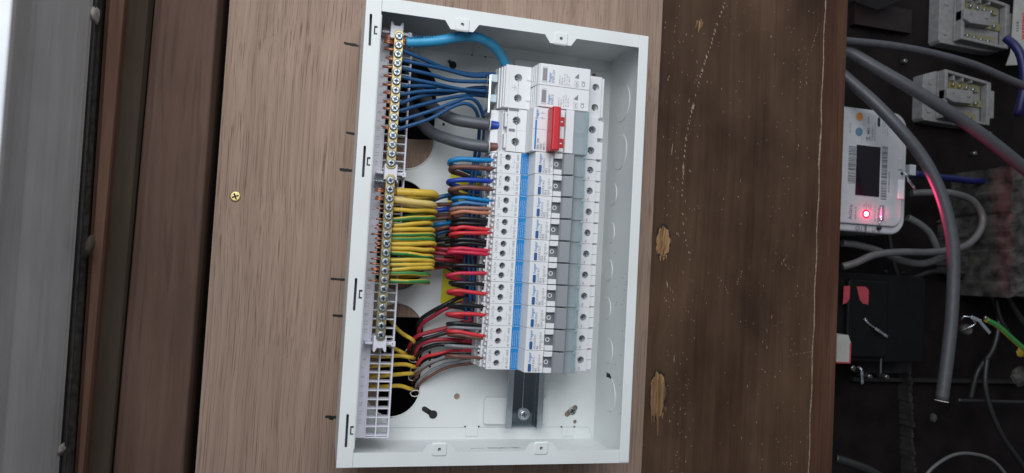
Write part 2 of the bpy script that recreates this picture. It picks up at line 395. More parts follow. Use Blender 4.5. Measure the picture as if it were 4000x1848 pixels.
def gouge(cu, cv, ru, rv, tail=None):
    """a shallow dished chip with a ragged rim"""
    m = MB(); m.prism(blob(cu, cv, ru * 1.16, rv * 1.1, PZ, 34, 0.10), PZ + 0.005, PZ + 0.02); reparent(m.build('dark_rim', mat('dark_rim_wood', (0.018, 0.010, 0.007), 0.7)), plank)  # larger dark blob beneath outlines each chip
    m = MB(); o = blob(cu, cv, ru, rv, PZ, 30, 0.13)
    c = A(cu, cv, PZ); rows = []
    for k, (s, h) in enumerate(((1.0, 0.02), (0.9, 0.5), (0.72, 0.35), (0.4, 0.2))):
        rows.append([m.bm.verts.new((c.x + (x - c.x) * s * random.uniform(0.96, 1.04), c.y + (y - c.y) * s, PZ + 0.02 + h * random.uniform(0.5, 1.6))) for x, y in o])
    cc = m.bm.verts.new((c.x, c.y, PZ + 0.25))
    for k in range(3):
        for i in range(30): m.face([rows[k][i], rows[k][(i + 1) % 30], rows[k + 1][(i + 1) % 30], rows[k + 1][i]], None)
    for i in range(30): m.face([rows[3][i], rows[3][(i + 1) % 30], cc], None)
    if tail:
        for (tu, tv, tw, tl) in tail:
            a = A(tu, tv, PZ); b = A(tu + random.uniform(-3, 3), tv + tl, PZ); w = tw / 4.1 / 2
            m.prism([(a.x - w, a.y), (b.x - w * 0.3, b.y), (b.x + w * 0.2, b.y), (a.x + w, a.y)], PZ + 0.02, PZ + 0.6)
    reparent(m.build('bare_wood_chip', M_bare), plank)
gouge(2590, 945, 30, 62, [(2578, 1000, 10, 20), (2592, 1004, 12, 14), (2601, 996, 8, 16)])
gouge(2570, 1540, 34, 88, [(2568, 1610, 12, 92), (2556, 1600, 8, 50), (2588, 1612, 10, 25), (2545, 1598, 6, 60), (2600, 1590, 14, 22)])
m = MB(); c = A(2732, 100, PZ)
for du, dv, l in ((0, 0, 46), (6, -8, 40), (-10, -2, 30), (11, 4, 22)):
    a = A(2732 + du, 80 + dv, PZ); b = A(2728 + du, 80 + dv + l, PZ)
    m.prism([(a.x - 0.4, a.y), (b.x - 0.3, b.y), (b.x + 0.3, b.y), (a.x + 1.2, a.y - 1)], PZ + 0.02, PZ + 0.15)
reparent(m.build('splinter_mark', M_bare), plank)
# trail of chips, worn arris and scattered nicks
m = MB()
def fleck(u, v, lu, lv, z, ang=0.0):
    c = A(u, v, z); a = lu / 4.1 / 2; b = lv / 4.1 / 2; o = []
    for i in range(7):
        t = 2 * math.pi * i / 7; k = random.uniform(0.6, 1.25); x = a * math.cos(t) * k; y = b * math.sin(t) * k
        o.append((c.x + x * math.cos(ang) - y * math.sin(ang), c.y + x * math.sin(ang) + y * math.cos(ang)))
    m.prism(o, z + 0.02, z + 0.12)
trail = [(2833, 5), (2812, 62), (2790, 130), (2776, 180), (2757, 230), (2742, 275), (2726, 335), (2705, 418), (2694, 470), (2680, 540), (2673, 610), (2668, 690), (2664, 755), (2668, 870), (2675, 925), (2690, 985), (2700, 1040)]
for i in range(len(trail) - 1):
    (u0, v0), (u1, v1) = trail[i], trail[i + 1]
    nn = 3 if i < 12 else 2
    for k in range(nn):
        t = (k + random.uniform(0, 0.6)) / nn
        fleck(u0 + (u1 - u0) * t, v0 + (v1 - v0) * t, random.uniform(3, 7), random.uniform(8, 20) * (1 if i < 12 else 0.7), PZ, 0.25)
fleck(2670, 660, 8, 60, PZ, 0.05); fleck(2708, 415, 9, 34, PZ, -0.2); fleck(2742, 278, 8, 36, PZ, -0.2); fleck(2625, 585, 4, 52, PZ, -0.1); fleck(2606, 1110, 5, 30, PZ, 0.2); fleck(2633, 1403, 5, 30, PZ, 0.0)
for k in range(330):
    u = random.choice([random.uniform(2600, 3180), random.uniform(2590, 2760), random.uniform(3020, 3190)]); v = random.uniform(0, 1848)
    l = random.choice([4, 5, 6, 7, 9, 14]) * random.uniform(0.6, 1.2)
    fleck(u - (v / 1848) * 60 * (u > 2700), v, random.uniform(1.6, 3.6), l, PZ, random.uniform(-0.5, 0.5))
for (u0, v0, u1, v1) in ((3200, 95, 3180, 160), (3180, 160, 3140, 270), (3020, 975, 3095, 1065), (2810, 1085, 2850, 1155), (2900, 1060, 2875, 1120), (3100, 1385, 3180, 1372)):
    n = 6
    for k in range(n):
        t = k / n; fleck(u0 + (u1 - u0) * t + random.uniform(-3, 3), v0 + (v1 - v0) * t, random.uniform(1, 3), math.hypot(u1 - u0, v1 - v0) / n * random.uniform(0.3, 0.9), PZ, math.atan2(u1 - u0, v1 - v0))
reparent(m.build('scratch_marks', M_scratch), plank)
m = MB(); L_ = []; R_ = []
for k in range(120):
    y = 285 - k * 500 / 119; w = random.uniform(0.35, 0.9) * (1.8 if 40 < y - 60 < 70 else 1); x = 354.4 + 0.5 * math.sin(k * 0.4) + random.uniform(-0.2, 0.2)
    L_.append((x - w, y)); R_.append((x + w * 0.5, y))
m.prism(L_ + R_[::-1], PZ - 0.35, PZ + 0.12)
reparent(m.build('worn_arris', M_scratch), plank)

# ---- old door frame on the left: profile lines follow the photo, each at its own depth
def ruled(name, lines, zb, m_, parent, side=0):
    """lines: (u_top, u_bottom, z); a moulding run lengthways, closed at depth zb"""
    m = MB(); top = []; bot = []
    for u0, u1, z in lines:
        a = A(u0, 0, z); b = A(u1, 1848, z); d = b - a
        top.append(a - d * 0.45); bot.append(b + d * 0.45)
    def loop(P):
        if side: return P + [P[-1] + Vector((-side, 0, -10)), P[0] + Vector((-side, 0, -10))]
        return P + [Vector((P[-1].x, P[-1].y, zb)), Vector((P[0].x, P[0].y, zb))]
    T_ = [m.bm.verts.new(p) for p in loop(top)]; B_ = [m.bm.verts.new(p) for p in loop(bot)]; n = len(T_)
    for i in range(n): m.face([T_[i], T_[(i + 1) % n], B_[(i + 1) % n], B_[i]])
    m.face(T_); m.face(B_[::-1])
    o = m.build(name, m_, None, bevel=1.5, seg=3); reparent(o, parent); return o
frame = empty('door_frame', (-255, 0, 0), 'old brown moulded door frame running along the left of the wooden board', 'door frame')
ruled('casing', [(878, 738, -12), (850, 716, 4), (640, 470, 22), (604, 440, 20)], -30, M_frame, frame)
ruled('casing_step', [(604, 440, 14), (580, 425, 24), (510, 352, 34), (500, 345, 34)], -30, M_frame_olive, frame)
ruled('stop_bead', [(500, 345, 38), (490, 335, 58), (430, 305, 66), (415, 292, 60)], -30, M_frame_red, frame)
ruled('weather_strip', [(412, 290, 50), (400, 285, 62), (378, 250, 72), (372, 240, 66)], -30, mat('perished_rubber', (0.05, 0.045, 0.04), 0.6, noise=0.5, nscale=200, bump=0.5), frame)
door = empty('door', (-270, 0, 0), 'out of focus grey painted door edge with a bright white front at far left', 'door')
ruled('grey_edge', [(366, 232, 76), (352, 215, 84), (150, 10, 150), (62, -88, 184)], -30, M_grey, door, side=60)
ruled('white_face', [(60, -90, 186), (50, -100, 194), (-420, -540, 198)], -30, M_whitewood, door, side=20)
M_cap = mat('flaking_paint', (0.30, 0.27, 0.25), 0.7, noise=0.4, nscale=200)
for (u, v, z, sc, mm) in ((362, 50, 80, 0.8, M_cap), (345, 960, 84, 0.9, M_frame_olive), (232, 1760, 80, 0.55, M_cap)):
    m = MB(); c = A(u, v, z); n = 12
    r = [[m.bm.verts.new((c.x + math.cos(2 * math.pi * i / n) * 3.2 * sc * k * random.uniform(0.6, 1.3), c.y + math.sin(2 * math.pi * i / n) * 8 * sc * k * random.uniform(0.7, 1.2), c.z + h)) for i in range(n)] for k, h in ((1, -6), (0.8, 0), (0.35, 2))]
    for a in range(2):
        for i in range(n): m.face([r[a][i], r[a][(i + 1) % n], r[a + 1][(i + 1) % n], r[a + 1][i]], None, True)
    m.face(r[2]); reparent(m.build('torn_flap', mm), frame)

# ---- the recess on the right: back wall, masonry
wallm = mat('shaded_dark_wood', (0.009, 0.0055, 0.005), 0.7, spec=0.2, noise=0.5, nscale=30, bump=0.4, bscale=300)  # wall colour darkened to carry the shade of the recess
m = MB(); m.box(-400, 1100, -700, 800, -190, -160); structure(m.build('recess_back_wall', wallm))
m = MB(); c0 = A(3952, 300, -60)
def rough_block(x0, x1, y0, y1, z0, z1, n=14):
    mm = MB(); g = {}
    for i in range(n + 1):
        for j in range(n * 2 + 1):
            x = x0 + (x1 - x0) * i / n; y = y0 + (y1 - y0) * j / (2 * n)
            g[i, j] = mm.bm.verts.new((x + random.uniform(-2, 2), y + random.uniform(-2, 2), z1 + random.uniform(-1.6, 1.6)))
    for i in range(n):
        for j in range(2 * n): mm.face([g[i, j], g[i + 1, j], g[i + 1, j + 1], g[i, j + 1]])
    E = [g[i, 0] for i in range(n + 1)] + [g[n, j] for j in range(1, 2 * n + 1)] + [g[i, 2 * n] for i in range(n - 1, -1, -1)] + [g[0, j] for j in range(2 * n - 1, 0, -1)]
    B = [mm.bm.verts.new((v.co.x, v.co.y, z0)) for v in E]
    for i in range(len(E)): mm.face([E[i], B[i], B[(i + 1) % len(E)], E[(i + 1) % len(E)]])
    mm.face(B); return mm
M_mas = mat('rough_masonry', (0.055, 0.052, 0.045), 0.95, noise=0.8, nscale=60, bump=0.9, bscale=260)  # masonry colour also lowered for the recess shade
pa = A(3955, 650, -70); pb = A(3955, 1160, -70)
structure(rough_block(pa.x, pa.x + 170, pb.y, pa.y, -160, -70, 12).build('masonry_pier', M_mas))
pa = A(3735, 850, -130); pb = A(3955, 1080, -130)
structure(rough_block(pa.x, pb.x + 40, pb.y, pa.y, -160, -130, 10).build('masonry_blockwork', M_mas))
m = MB(); p = A(3560, 1460, -140); q = A(3575, 1900, -140)
for k in range(40):
    t = k / 40; c = p.lerp(q, t); s_ = random.uniform(1, 3.2); m.box(c.x - s_, c.x + s_ * 0.6, c.y - s_ * 1.3, c.y + s_, -160, -140 + random.uniform(-3, 2))
structure(m.build('masonry_crumbs', mat('dark_mortar', (0.025, 0.022, 0.020), 0.95, noise=0.4)))
for (u0, v0, u1, v1, z, mm, nm) in ((3340, 1235, 3560, 1460, -150, M_dark, 'wall_batten'), (3335, 1475, 4060, 1500, -150, mat('dark_batten', (0.014, 0.012, 0.011), 0.7, noise=0.4), 'wall_batten'), (3340, 0, 3560, 130, -150, mat('redbrown_batten', (0.014, 0.006, 0.005), 0.6, noise=0.4), 'wall_batten')):
    m = MB(); a = A(u0, v0, z); b = A(u1, v1, z); m.box(a.x, b.x, b.y, a.y, -160, z); structure(m.build(nm, mm))

# ================================================================== ENCLOSURE
HW, HL, H = 116.4, 177.0, 77.2
box = empty('metal_enclosure', (0, 0, 0), 'open white metal fuse box mounted on the light brown board', 'fuse box')
t = 1.4
def a2(u, v, z=1.5): return tuple(A(u, v, z)[:2])
def hole_circle(u, v, rpx): c = A(u, v, 1.5); return circle(c.x, c.y, rpx / 4.5)
def rr_px(u0, v0, u1, v1, r):
    a = A(u0, (v0 + v1) / 2, 1.5); b = A(u1, (v0 + v1) / 2, 1.5); c = A((u0 + u1) / 2, v0, 1.5); d = A((u0 + u1) / 2, v1, 1.5)
    return rrect(a.x, b.x, d.y, c.y, r, 12)
OPEN = [rr_px(1478, 228, 1702, 662, 25), rr_px(1455, 700, 1668, 1137, 25), rr_px(1432, 1182, 1648, 1630, 25)]
def keyhole(p, q, r1, r2, n=10):
    p = Vector(p[:2]); q = Vector(q[:2]); a = math.atan2(q.y - p.y, q.x - p.x); o = []
    b = math.asin(min(r1 / r2, 1))
    for i in range(n + 1): t_ = a + math.pi / 2 + math.pi * i / n; o.append((p.x + r1 * math.cos(t_), p.y + r1 * math.sin(t_)))
    for i in range(2 * n + 1): t_ = a - math.pi + b + (2 * math.pi - 2 * b) * i / (2 * n); o.append((q.x + r2 * math.cos(t_), q.y + r2 * math.sin(t_)))
    return o
H2 = OPEN + [hole_circle(1785, 1549, 12), hole_circle(2246, 1648, 8), hole_circle(2321, 293, 8), keyhole(a2(1755, 240), a2(1769, 254), 1.6, 3.5), hole_circle(1733, 486, 6),
     keyhole(a2(1658, 1598), a2(1692, 1620), 2.3, 3.8), slot(a2(2216, 1618), a2(2246, 1594), 2.6), slot(a2(1679, 1376), a2(1679, 1432), 1.1), slot(a2(1706, 925), a2(1705, 962), 1.0)]
plate('back_plate', [(-HW + t, -HL + t), (HW - t, -HL + t), (HW - t, HL - t), (-HW + t, HL - t)], H2, 0.05, 1.5, M_steel_white, box)
for u, v in ((1692, 1620), (1769, 254), (1660, 1599), (1679, 1404)):
    c = A(u, v, 0); m = MB(); m.cyl((c.x, c.y, 0.06), (0, 0, 1), 5, 5, 0.2, 20); m.build('black_plug', M_black, box)
for op in OPEN:      # soft rubber-less rolled edge round each cable opening
    m = MB(); P = [Vector((x, y, 1.5)) for x, y in op]
    m.tube(P + [P[0], P[1]], 0.7, seg=8, smooth_path=False, caps=False); m.build('opening_rim', M_steel_white, box)
# walls
def wall(name, x0, x1, y0, y1):
    m = MB(); m.box(x0, x1, y0, y1, 0.05, H - 0.6); return m.build(name, M_steel_white, box)
wall('left_wall', -HW, -HW + t, -HL, HL)
wall('top_wall', -HW + t, HW - t, HL - t, HL - 0.02); wall('bottom_wall', -HW + t, HW - t, -HL + 0.02, -HL + t)
# right wall has knockouts and a slot
wr = wall('right_wall', HW - t, HW, -HL, HL)
kn = [(2454, 337, 492), (2442, 523, 655), (2402, 717, 800), (2394, 868, 950), (2386, 1014, 1100), (2380, 1162, 1250), (2382, 1165 - 3, 1250), (2384, 1325, 1423), (2394, 1480, 1619)]
kn = [(2449, 327, 465), (2437, 520, 657), (2403, 717, 800), (2394, 868, 950), (2386, 1014, 1100), (2379, 1162, 1250), (2386, 1325, 1423), (2393, 1480, 1619)]
for (u, v0, v1) in kn:
    a = AX(u, v0, HW - t); b = AX(u, v1, HW - t); r = (a.y - b.y) / 2 * 1.05; c = (a + b) / 2
    cz = c.z - r * 0.62; m = MB(); pts = []; rad = []
    n = 22
    for i in range(n + 1):
        th = math.radians(18 + 144 * i / n)
        pts.append(Vector((HW - t - 0.1, c.y + r * math.cos(th), cz + r * 0.98 * math.sin(th)))); rad.append(0.15 + 0.65 * math.sin(math.pi * i / n))
    m.tube(pts, 1, seg=8, smooth_path=False, radii=rad)
    m.cyl((HW - t - 0.35, c.y, cz), (1, 0, 0), r * 0.93, r * 0.97, 0.34, 40)
    m.build('knockout', M_steel_white, box)
m = MB(); c = AX(2378, 1470, HW - t); m.cyl((HW - t - 0.3, c.y - 1, c.z + 3.0), (1, 0, 0), 2.4, 2.4, 0.28, 18); m.box(HW - t - 0.3, HW - t - 0.02, c.y - 1.2, c.y + 2.6, c.z - 5, c.z + 3); m.build('wall_slot', M_black, box)
# front flanges
lf = -116.4 + 11.6
slots = [(1449, 53, 1444, 181), (1425, 568, 1418, 694), (1391, 1085, 1383, 1215), (1358, 1616, 1351, 1749)]
SL = [slot(A(a, b + 6, H)[:2], A(c, d - 6, H)[:2], 0.95) for a, b, c, d in slots]
hooks = []
for (u, v) in ((1472, 120), (1444, 632), (1413, 1150), (1379, 1682)):
    c = A(u, v, H); hooks.append([(c.x - 2.2, c.y - 3.2), (c.x - 2.2, c.y + 3.4), (c.x + 0.4, c.y + 3.4), (c.x + 0.4, c.y + 1.9), (c.x - 1.2, c.y + 1.9), (c.x - 1.2, c.y - 2.0), (c.x + 0.4, c.y - 2.0), (c.x + 0.4, c.y - 3.2)])
o = plate('left_flange', [(-HW, -HL), (lf, -HL), (lf, HL), (-HW, HL)] and rrect(-HW, lf, -HL, HL, 1.2, 3), SL + hooks, H - 0.6, H + 0.6, M_steel_white, box)
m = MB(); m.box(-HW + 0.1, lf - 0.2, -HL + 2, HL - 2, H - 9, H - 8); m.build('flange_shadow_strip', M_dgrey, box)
m = MB(); m.box(lf - 0.1, lf + 0.9, -HL + 13, HL - 13, 30, H - 0.4); m.build('inner_lip', M_steel_white, box, bevel=0.3)
m = MB(); m.box(HW - 8.2, HW + 0.2, -HL + 0.3, HL - 0.4, H - 0.6, H + 0.6); m.build('right_flange', M_steel_white, box, bevel=0.5)
for q in ((HW - 9, HW + 0.1, HL - 0.4, HL + 0.2, H - 5, H + 0.2), (HW - 9, HW + 0.1, -HL - 0.3, -HL + 0.3, H - 5, H + 0.1), (-HW, -HW + 12, -HL - 0.5, -HL - 0.02, H - 5, H)):
    m = MB(); m.box(*q); m.build('corner_fold', M_steel_white, box, bevel=0.2)
def flange(name, ysgn, tabs):
    y0 = HL; y1 = HL - 10.6; P = [(HW - 8.4, y0), (HW - 8.4, y1)]
    for cx in sorted(tabs, reverse=True): P += [(cx + 13.5, y1), (cx + 9, y1 - 6.5), (cx - 9, y1 - 6.5), (cx - 13.5, y1)]
    P += [(lf + 0.25, y1), (lf + 0.25, y0)]
    if ysgn < 0: P = [(x, -y) for x, y in P]
    hs = [circle(cx, (y1 - 2.0) * ysgn, 1.35, 20) for cx in tabs]
    plate(name, P, hs, H - 0.6, H + 0.55, M_steel_white, box)
    for cx in tabs:                        # dimple round each cover screw hole
        yc = (y1 - 2.0) * ysgn
        m = MB(); out = rrect(cx - 6, cx + 6, yc - 5.2, yc + 5.2, 2); inn = rrect(cx - 5, cx + 5, yc - 4.2, yc + 4.2, 1.6); hh = circle(cx, yc, 1.4, 36)
        z1, z2 = H + 0.56, H + 1.5; n = len(out)
        a = [m.bm.verts.new((x, y, z1)) for x, y in out]; b = [m.bm.verts.new((x, y, z2)) for x, y in inn]
        for i in range(n): m.face([a[i], a[(i + 1) % n], b[(i + 1) % n], b[i]], None, True)
        c_ = [m.bm.verts.new((x, y, z2)) for x, y in circle(cx, yc, 1.45, n)]
        c_ = c_[-(n // 8) * 0:] ; 
        ang = lambda v: math.atan2(v.co.y - yc, v.co.x - cx)
        b2 = sorted(b, key=ang); c2 = sorted(c_, key=ang)
        for i in range(n): m.face([b2[i], b2[(i + 1) % n], c2[(i + 1) % n], c2[i]])
        m.build('screw_tab', M_steel_white, box)
        m = MB(); m.cyl((cx, yc, H - 4), (0, 0, 1), 1.38, 1.38, 3.0, 16); m.build('tab_hole', M_screwd, box)
tx = [A(1805, 103, H).x, A(2190, 158, H).x]; flange('top_flange', 1, tx)
bx_ = [A(1716, 1752, H).x, A(2113, 1748, H).x]; flange('bottom_flange', -1, bx_)
# folds, tabs, pressed seam at both ends of the back plate
yb = A(1900, 1669, 1.5).y; yt_ = A(2253, 268, 1.5).y
for y, sg in ((yb, -1), (yt_, 1)):
    m = MB(); m.box(-80, HW - 10, y - 0.18, y + 0.18, 1.5, 1.9)
    pts = [Vector((HW - 10, y, 1.6)), Vector((HW - 6, y + sg * 1.2, 1.6)), Vector((HW - 3.8, y + sg * 5, 1.6)), Vector((HW - 3, y + sg * 10, 1.6))]
    m.tube(pts, 0.25, seg=6); m.build('pressed_seam', M_plastic2, box)
for (u, v, sg) in ((1842, 1686, -1), (2217, 1686, -1), (2279, 252, 1), (1870, 200, 1)):
    c = A(u, v, 1.5); m = MB(); m.prism(rrect(c.x - 5.6, c.x + 5.6, c.y - 4, c.y + 4, 0.8), 1.5, 2.5)
    m.build('cover_clip', M_steel_white, box, bevel=0.5)
    m = MB()
    for s_ in (-1, 1): m.box(c.x + s_ * 6.2 - 0.7, c.x + s_ * 6.2 + 0.7, c.y - sg * 4.4 - 0.6, c.y - sg * 4.4 + 0.6, 1.51, 1.95)
    m.build('clip_notch', M_black, box)
# raised bracket under the rail
a = A(1893, 1550, 4); b = A(2138, 1655, 4)
m = MB(); m.prism(rrect(a.x, 68, b.y, a.y, 2.5), 1.5, 6.5); m.build('rail_bracket', M_steel_white, box, bevel=0.8)
m = MB(); m.prism(rrect(20, 68, 148, 165, 2.5), 1.5, 6.5); m.build('rail_bracket', M_steel_white, box, bevel=0.8)
c = A(1930, 1595, 6.5); m = MB(); m.ring((c.x, c.y, 6.5), (0, 0, 1), 3.2, 2.7, 0.35); m.build('bracket_emboss', M_steel_white, box)
# writing on the inside of the bottom wall (reads upside down from here)
B_ = Matrix(((-1, 0, 0), (0, 0, 1), (0, 1, 0)))
c = AY(2000, 1750, -HL + t)
lettering('lettering', [('VML112SPDRK', c.x + 8, -HL + t + 0.1, 4.6, 0.05, 1.0, c.z - 2), ('16 Way IP2X', c.x - 24, -HL + t + 0.1, 2.2, 0.0, 1.0, c.z)], 0, M_ink, box, basis=B_)
# mounting screw in slot, loose dirt specks
def screw(name, loc, r, m_head, m_rec, axis=(0, 0, 1), slot_rot=0.3, parent=None, cross=True, h=1.2):
    """pan head screw with its cross recess"""
    rt = None
    m = MB(); n = 20; ax = Vector(axis).normalized(); q = ax.to_track_quat('Z', 'Y').to_matrix(); c = Vector(loc)
    prof = [(1.0, 0), (1.0, h * 0.45), (0.93, h * 0.8), (0.72, h), (0, h)]
    rows = []
    for k, (rr, hh) in enumerate(prof[:-1]): rows.append([m.bm.verts.new(c + q @ Vector((math.cos(2 * math.pi * i / n) * r * rr, math.sin(2 * math.pi * i / n) * r * rr, hh))) for i in range(n)])
    for k in range(len(rows) - 1):
        for i in range(n): m.face([rows[k][i], rows[k][(i + 1) % n], rows[k + 1][(i + 1) % n], rows[k + 1][i]], m_head, True)
    m.face(rows[-1], m_head); m.face(rows[0][::-1], m_head)
    for k in range(2 if cross else 1):
        T = Matrix.Translation(c) @ q.to_4x4() @ Matrix.Rotation(slot_rot + k * math.pi / 2, 4, 'Z')
        m.box(-r * 0.62, r * 0.62, -r * 0.13, r * 0.13, h - 0.25, h + 0.06 + 0.01 * k, m_rec, T)
    if cross:
        T = Matrix.Translation(c) @ q.to_4x4() @ Matrix.Rotation(slot_rot + math.pi / 4, 4, 'Z')
        m.box(-r * 0.2, r * 0.2, -r * 0.2, r * 0.2, h - 0.25, h + 0.03, m_rec, T)
    return m
c = A(2236, 1606, 2); so = screw('s', (c.x, c.y, 1.5), 3.6, M_screwd, M_dark, slot_rot=0.5).build('mounting_screw', None)
tag(so, 'dull cross head screw in the slanted slot at the lower right of the box', 'screw')
c = A(919, 768, 0.1); so = screw('s', (c.x, c.y, 0.05), 4.4, M_yscrew, M_dark, slot_rot=0.4, h=0.8).build('board_screw', None)
tag(so, 'yellowish cross head screw driven into the bare board left of the box', 'screw')
m = MB()
for k in range(60):
    if random.random() < 0.6:
        u, v = random.uniform(2400, 2480), random.uniform(950, 1720); c = AX(u, v, HW - t)
        if 4 < c.z < 70 and abs(c.y) < 168: s_ = random.uniform(0.15, 0.45); m.box(HW - t - 0.12, HW - t - 0.01, c.y - s_, c.y + s_ * random.uniform(1, 2), c.z - s_, c.z + s_)
m.build('dirt_specks', M_dgrey, box)
# ---- yellow sticker
st = MB(); P = [tuple(A(u, v, 1.6)[:2]) for u, v in ((1760, 677), (1895, 690), (1870, 1200), (1720, 1184))]
st.prism(P, 1.55, 1.7); st = st.build('warning_sticker', M_yellowlab, None, bevel=0.04); tag(st, 'yellow warning sticker on the back of the box behind the wires', 'sticker')
q1 = A(1772, 1065, 1.7); q2 = A(1800, 1165, 1.7)
lettering('lettering', [('ATTENTION', q1.x, q1.y, 13, 0.35), ('O S C R', q2.x, q2.y, 9, 0.1, 1.25), ('R S O C', q2.x + 14, q2.y, 9, 0.1, 1.25)], 1.74, M_black, st)

# ================================================================== DIN RAIL
rail = empty('mounting_rail', (44.3, 0, 6.5), 'shiny zinc top hat rail carrying the row of breakers', 'rail')
m = MB(); x0, x1 = 27.4, 61.2; r0, r1 = -163.5, 151.5
prof = [(x0, 15.2), (x0, 14.2), (x0 + 4.6, 14.2), (x0 + 4.6, 6.6), (x1 - 4.6, 6.6), (x1 - 4.6, 14.2), (x1, 14.2), (x1, 15.2), (x1 - 5.6, 15.2), (x1 - 5.6, 7.6), (x0 + 5.6, 7.6), (x0 + 5.6, 15.2)]
m.prism(prof, r0, r1, plane='xz'); reparent(m.build('rail_body', M_rail, None, bevel=0.3), rail)
for xa_, xb_ in ((x0 + 0.2, x0 + 5.2), (x1 - 5.2, x1 - 0.2)):
    m = MB(); m.box(xa_, xb_, r0 + 0.2, r1 - 0.2, 15.21, 15.5); reparent(m.build('rail_lip', M_alu, None, bevel=0.2), rail)  # brighter metal strips put the lip highlights into the colour
m = MB(); m.box(43.7, 44.2, -150, -105, 7.62, 7.75); reparent(m.build('rail_line', M_alu), rail)  # thin bright strip along the channel floor
c = A(2046, 1618, 9)
for y, nm in ((c.y, 1), (140, 2)):
    m = screw('s', (c.x, y, 9.3), 4.0, M_alu, M_zincd, slot_rot=0.2, h=2.6); m.ring((c.x, y, 7.62), (0, 0, 1), 5.4, 2.0, 1.6, 24, M_alu)
    so = reparent(m.build('rail_screw', None), rail)

# ================================================================== MODULAR DEVICES
def hole_rings(holes, x0, x1, y0, y1, z0, z1, mat_, parent, name='terminal_shroud'):
    return plate(name, rrect(x0, x1, y0, y1, 0.4, 2), [circle(cx, cy, r, 22) for cx, cy, r in holes], z0, z1, mat_, parent)
def small_screw(parent, x, y, z, r=1.9, rot=0.4, bright=False):
    m = screw('s', (x, y, z), r, M_zinc if bright else M_screwd, M_dark, slot_rot=rot, h=0.8)
    return m.build('terminal_screw', None, parent)

